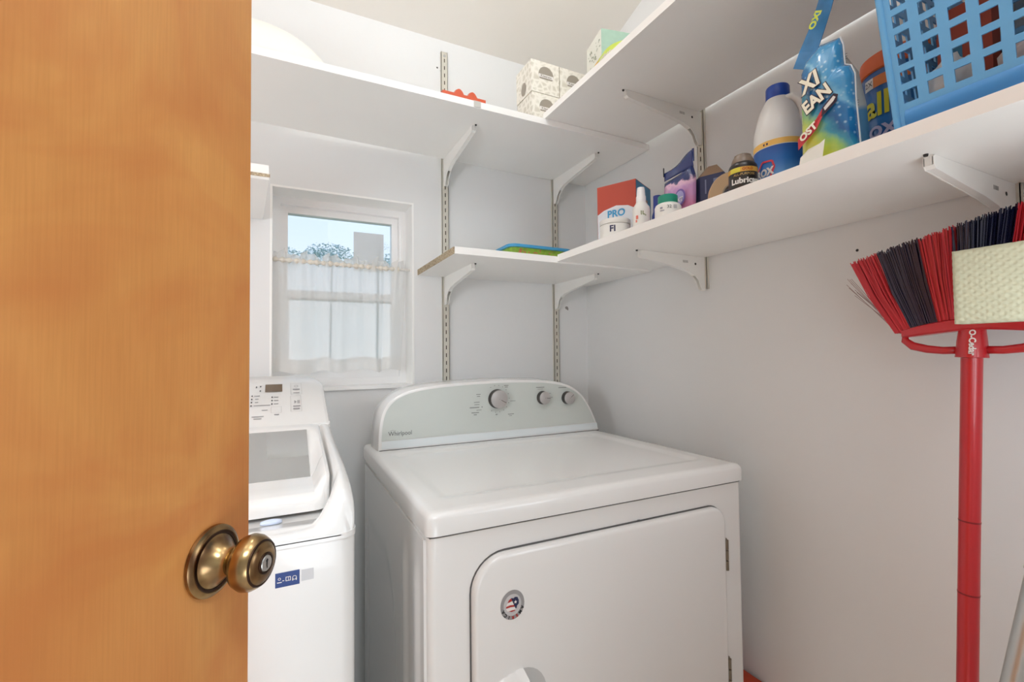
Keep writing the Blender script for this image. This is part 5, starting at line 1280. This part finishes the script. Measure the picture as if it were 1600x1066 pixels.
# rim
bm = BM(); f_ = 0.024
rim_o = rrect(bx0-0.35*f_-0.016, bx1+0.35*f_+0.010, by0-f_-0.016, by1+f_+0.016, 0.03, 6); rim_i = rrect(bx0-0.35*f_+0.001, bx1+0.35*f_-0.001, by0-f_+0.001, by1+f_-0.001, 0.012, 6)
ro = [bm.verts.new((x, y, bz1-0.012)) for x, y in rim_o]; ro2 = [bm.verts.new((x, y, bz1+0.002)) for x, y in rim_o]; ri2 = [bm.verts.new((x, y, bz1+0.003)) for x, y in rim_i]; ri = [bm.verts.new((x, y, bz1-0.0005)) for x, y in rim_i]
n = len(ro)
for k in range(n):
    k2 = (k+1) % n
    bm.faces.new([ro[k], ro[k2], ro2[k2], ro2[k]]); bm.faces.new([ro2[k], ro2[k2], ri2[k2], ri2[k]]); bm.faces.new([ri2[k], ri2[k2], ri[k2], ri[k]]); bm.faces.new([ri[k], ri[k2], ro[k2], ro[k]])
obj('rim', bm, BLD, LBK, smooth='auto')
# contents
zc0 = bz0 + 0.0032
def lump(name, c_, r, mat, label, cat, seed=0, amp=0.25):
    bm = BM(); bmesh.ops.create_icosphere(bm, subdivisions=4, radius=1.0)
    for v in bm.verts:
        d = v.co.normalized(); k = 1 + amp*noise.noise(d*2.1+Vector((seed, seed*2, 0))) + amp*0.5*noise.noise(d*6+Vector((seed, 0, 0)))
        v.co = Vector((c_[0]+d.x*r[0]*k, c_[1]+d.y*r[1]*k, max(c_[2]-r[2], c_[2]+d.z*r[2]*k)))
    o = obj(name, bm, mat, smooth=True); setprops(o, label, cat); return o
CLW = M('white_cotton', (232, 226, 218), 0.9, var=0.05, scale=30)
lump('folded_cloth', (0.790, 0.278, zc0+0.046), (0.036, 0.030, 0.046), CLW, 'white cloth low in the blue basket at its left corner', 'cloth', 1)
lump('folded_cloth', (0.800, 0.190, zc0+0.044), (0.042, 0.048, 0.044), M('pale_pink_cotton', (226, 208, 200), 0.9), 'pale pink cloth in the blue basket near the frame edge', 'cloth', 5)
t_ = bottle('brown_jar', (0.79, 0.232), [(0.001, 0)], DARK, '', '') if False else None
t_ = thing('dark_jar', (0.905, 0.262, zc0), 'dark brown jar standing in the blue basket', 'jar')
bm = BM(); lathe(bm, [(0.034, 0), (0.036, 0.004), (0.036, 0.085), (0.030, 0.098)], 32, Matrix.Translation((0.905, 0.262, zc0))); obj('body', bm, M('dark_brown_glass', (58, 40, 34), 0.2), t_, smooth='auto')
bm = BM(); lathe(bm, [(0.031, 0.096), (0.032, 0.098), (0.032, 0.118), (0.030, 0.120)], 32, Matrix.Translation((0.905, 0.262, zc0))); obj('lid', bm, M('black_lid', (30, 28, 30), 0.4), t_, smooth='auto')
t_ = thing('rust_box', (0.86, 0.29, zc0), 'rust red carton at the left end inside the blue basket', 'box')
obj('carton', bx(0.838, 0.864, 0.255, 0.312, zc0, zc0+0.185), M('rust_red_card', (168, 66, 42), 0.6), t_); obj('label_panel', bx(0.8372, 0.838, 0.285, 0.306, zc0+0.09, zc0+0.135), M('teal_print', (60, 120, 150), 0.5), t_)
t_ = thing('black_case', (0.90, 0.18, zc0), 'black plastic case standing in the blue basket', 'case')
obj('shell', bx(0.862, 0.925, 0.120, 0.215, zc0, zc0+0.155), M('black_plastic', (34, 32, 34), 0.4), t_, bevel=0.004); obj('silver_catch', bx(0.8600, 0.862, 0.16, 0.185, zc0+0.085, zc0+0.105), STEEL, t_)
lump('white_bundle', (0.800, 0.095, zc0+0.075), (0.040, 0.038, 0.075), CLW, 'bundled white cloth at the near end of the blue basket', 'cloth', 8)
t_ = thing('white_bottle', (0.965, 0.225, zc0), 'tall white bottle at the back of the blue basket', 'bottle')
bm = BM(); lathe(bm, [(0.028, 0), (0.030, 0.003), (0.030, 0.150), (0.022, 0.170), (0.013, 0.176), (0.013, 0.19)], 28, Matrix.Translation((0.968, 0.215, zc0))); obj('body', bm, WP, t_, smooth='auto')
bm = BM(); lathe(bm, [(0.0145, 0.188), (0.0145, 0.206), (0.012, 0.208)], 20, Matrix.Translation((0.968, 0.215, zc0))); obj('cap', bm, M('brown_cap', (96, 62, 44), 0.4), t_, smooth='auto')

# ================================================================ BROOM AND MOP
BR = M('broom_red_plastic', (186, 34, 42), 0.28, coat=0.3)
XB = 0.955
def bl(off, z):     # broom plane: off = towards the window (+) from the pole axis; slight lean
    t = (z-0.0)/1.2
    return Vector((XB - 0.03*(1-t), 0.3650 - 0.0385*t + off, z))
broom = thing('broom', tuple(bl(0, 0.0)), 'red broom stored bristles up against the right wall, with red and navy bristles', 'broom')
bm = BM(); tube(bm, [bl(0, 0.0), bl(0, 0.55), bl(0, 1.165)], 0.0128, 24); obj('pole', bm, BR, broom, smooth='auto')
for z in (0.905, 0.795):
    bm = BM(); tube(bm, [bl(0, z-0.0012), bl(0, z+0.0012)], 0.0131, 24); obj('pole_ring', bm, M('dark_red', (130, 18, 26), 0.4), broom, smooth='auto')
bm = BM(); tube(bm, [bl(0, 1.155), bl(0, 1.1555), bl(0, 1.160), bl(0, 1.180), bl(0, 1.200), bl(0, 1.215)], [0.0185, 0.0195, 0.0190, 0.0178, 0.0155, 0.0140], 28, ring_up=Vector((1, 0, 0))); sock = obj('socket', bm, BR, broom, smooth='auto')
# text on the socket (reads top to bottom)
def scf(a, b, w=0.0):
    c0 = bl(0, 1.1785 - a); r = 0.0188 + w
    ph_ = facing((c0.x, c0.y)) + b/0.0178
    rr = 0.0190 - (max(0, (1.1785-a)-1.160))*0.085 + w
    return Vector((c0.x + rr*math.cos(ph_), c0.y + rr*math.sin(ph_), c0.z))
text('O-Cedar', 0.0106, scf, WHT, broom, 'brand_lettering', lift=0.0009, bold=0.0004)
# head bar
bm = BM(); n_ = 24; rings = []
for k in range(n_+1):
    s = -1 + 2*k/n_; off = s*0.094 - 0.008
    zc_ = 1.2075 - 0.012*abs(s)**1.5 - (0.0)*s; hh = 0.0095*(1-0.35*abs(s)**3); dx = 0.017*(1-0.25*abs(s)**4)
    c0 = bl(off, zc_)
    rings.append([bm.verts.new(c0 + Vector((ax*dx, 0, az*hh))) for ax, az in ((-1, -0.7), (-1, 0.8), (-0.8, 1), (0.8, 1), (1, 0.8), (1, -0.7), (0.8, -1), (-0.8, -1))])
for A, Bq in zip(rings, rings[1:]):
    for k in range(8): bm.faces.new([A[k], A[(k+1) % 8], Bq[(k+1) % 8], Bq[k]])
bm.faces.new(rings[0]); bm.faces.new(rings[-1][::-1]); obj('head_bar', bm, BR, broom, smooth='auto')
for s in (-1, 1):
    bm = BM(); pts = [bl(s*0.094-0.008, 1.1950), bl(s*0.090-0.004, 1.1840), bl(s*0.075, 1.1745), bl(s*0.055, 1.1690), bl(s*0.035, 1.1665), bl(s*0.014, 1.1670)]
    tube(bm, pts, [0.004, 0.006, 0.0068, 0.0065, 0.0060, 0.0060], 10, flat=0.8, ring_up=Vector((1, 0, 0))); obj('brace', bm, BR, broom, smooth=True)
RB = M('red_bristle', (196, 44, 56), 0.35); NB = M('navy_black_bristle', (20, 24, 58), 0.25, spec=0.7)
random.seed(31)
tufts = [(-0.190, -0.150, 'r'), (-0.150, -0.098, 'n'), (-0.098, -0.054, 'r'), (-0.054, 0.018, 'n'), (0.018, 0.062, 'r'), (0.062, 0.124, 'n'), (0.124, 0.164, 'r')]
for (u0_, u1_, col) in tufts:
    bm = BM(); cnt = int(420*(u1_-u0_)/0.06)
    for k in range(cnt):
        u = random.uniform(u0_, u1_); d = random.uniform(-1, 1)
        tip_u = u + random.uniform(-0.003, 0.003)
        zt2 = 1.362 - 0.18*(u)*-1*-1 - 0.0 + random.uniform(-0.006, 0.004)
        zt2 = 1.363 + 0.20*(-u) - 0.16*max(0, abs(u)-0.14) + random.uniform(-0.006, 0.004)
        b0_ = bl(u*0.585, 1.207 - 0.012*abs(u/0.18)**1.5) + Vector((d*0.012, 0, 0)); t0 = bl(tip_u, zt2) + Vector((d*0.020, 0, 0))
        mid = b0_*0.5+t0*0.5 + Vector((random.uniform(-.001, .001), random.uniform(-.0015, .0015)+ (0.004 if u > 0 else -0.004)*abs(u)/0.18, 0))
        tube(bm, [b0_, mid, t0], [0.0010, 0.0010, 0.0009], 3)
    o = obj('bristles', bm, RB if col == 'r' else NB, broom); o['kind'] = 'stuff'; o['label'] = 'red bristles' if col == 'r' else 'navy black bristles'
bm = BM()
for k in range(9):
    u = 0.150+random.uniform(0, 0.03); tube(bm, [bl(u*0.55, 1.20), bl(u, 1.285+random.uniform(-0.02, 0.02))], 0.0005, 3)
o = obj('stray_bristles', bm, M('clear_bristle', (150, 130, 130), 0.4), broom); o['kind'] = 'stuff'

# sponge mop, head up, in front of the broom
MP = M('pale_green_sponge', (206, 210, 184), 0.75, var=0.03, scale=30)
XM = 0.835
mop = thing('sponge_mop', (0.45, 0.306, 0.0), 'sponge mop with a pale green pad and silver pole, head up beside the red broom', 'mop')
HC = Vector((XM, 0.175, 1.252))
bm = BM(); my0, my1, mz0, mz1 = 0.045, 0.3000, 1.2025, 1.3020
# pad outline with softly scalloped left end
pad = rrect(my0, my1, mz0, mz1, 0.010, 5)
bm = BM()
NU, NV = 64, 26
def padf(u, v):
    y = my0 + (my1-my0)*u; z = mz0 + (mz1-mz0)*v
    e = min(y-my0, my1-y, z-mz0, mz1-z)
    d = 0.004*(1-min(1, e/0.006))**2
    # shallow dimples in staggered rows, part of the moulded sponge
    a = math.sin((y*1.0)*2*PI/0.011)*math.sin((z)*2*PI/0.009)
    return Vector((XM - 0.014 + d + 0.0007*(a > 0.35) - 0.0*a, y, z))
heightslab(bm, padf, lambda u, v: Vector((XM+0.014, my0+(my1-my0)*u, mz0+(mz1-mz0)*v)), 180, 76, 0, 1, 0, 1)
sp_ = obj('sponge_pad', bm, MP, mop, smooth='auto')
obj('backing_plate', bx(XM+0.014, XM+0.020, my0+0.004, my1-0.006, mz0+0.006, mz1-0.006), M('white_plastic_plate', (222, 222, 218), 0.4), mop, bevel=0.001)
ALU = M('silver_aluminium', (186, 186, 184), 0.33, 0.75)
pb0 = Vector((0.600, 0.268, 0.0)); pb1 = Vector((0.640, 0.2100, 0.80)); 
P0_ = Vector((0.450, 0.3060, 0.0)); P1_ = Vector((0.832, 0.1755, 1.206))
bm = BM(); tube(bm, [P0_, P0_.lerp(P1_, 0.5), P1_], 0.0112, 24); obj('pole', bm, ALU, mop, smooth='auto')
q0 = P0_.lerp(P1_, 0.765); q1 = P0_.lerp(P1_, 0.774)
bm = BM(); tube(bm, [q0, q1], 0.0128, 24); obj('pole_collar', bm, M('grey_collar', (160, 160, 158), 0.4), mop, smooth='auto')
mop.location = mop.location

# orange-red object behind the dryer, low by the right wall
ob = thing('orange_bin', (1.035, 0.86, 0), 'small orange-red plastic bin in the gap between the dryer and the right wall', 'bin')
OR2 = M('orange_red_plastic', (186, 66, 36), 0.45)
bm = BM(); prism(bm, [(0.973, 0.0), (1.062, 0.0), (1.070, 0.342), (0.966, 0.342)], 'y', 0.778, 0.968); obj('body', bm, OR2, ob, bevel=0.004)
bm = BM(); box(bm, 0.9640, 1.0720, 0.774, 0.972, 0.342, 0.350); obj('rim', bm, OR2, ob, bevel=0.002)

# wall blemishes: chipped plaster patch, screw holes
pp = BM(); fch = plane_fn((0.985, YB, 1.343), (1, 0, 0), (0, 0, 1))
poly(pp, fch, [(-0.007, 0.004), (-0.002, 0.009), (0.006, 0.007), (0.009, 0.0), (0.007, -0.008), (0.002, -0.004), (-0.004, -0.002)], 0.0008)
o = obj('plaster_chip', pp, M('bare_plaster', (150, 146, 142), 0.9), bpy.data.objects['wall_back'])
for (x, z) in ((0.476, 2.150), (0.489, 2.142)):
    bm = BM(); lathe(bm, [(0.003, 0), (0.0027, 0.0006)], 10, Matrix.Translation((x, YB, z)) @ Matrix.Rotation(PI/2, 4, 'X')); obj('screw_hole', bm, DARK, bpy.data.objects['wall_back'])
bm = BM(); lathe(bm, [(0.003, 0), (0.0027, 0.0006)], 10, Matrix.Translation((XW, 0.545, 1.378)) @ Matrix.Rotation(-PI/2, 4, 'Y')); obj('screw_hole', bm, DARK, bpy.data.objects['wall_right'])
# porcelain lamp holder on the ceiling (above the frame)
lh = thing('ceiling_lamp', (0.33, 0.88, cz(0.88)-0.05), 'bare bulb ceiling lamp holder above the dryer', 'lamp')
bm = BM(); lathe(bm, [(0.055, 0.05), (0.050, 0.02), (0.03, 0.008), (0.028, 0.0)], 28, Matrix.Translation((0.33, 0.88, cz(0.88)-0.045))); obj('holder', bm, TRIM, lh, smooth='auto')
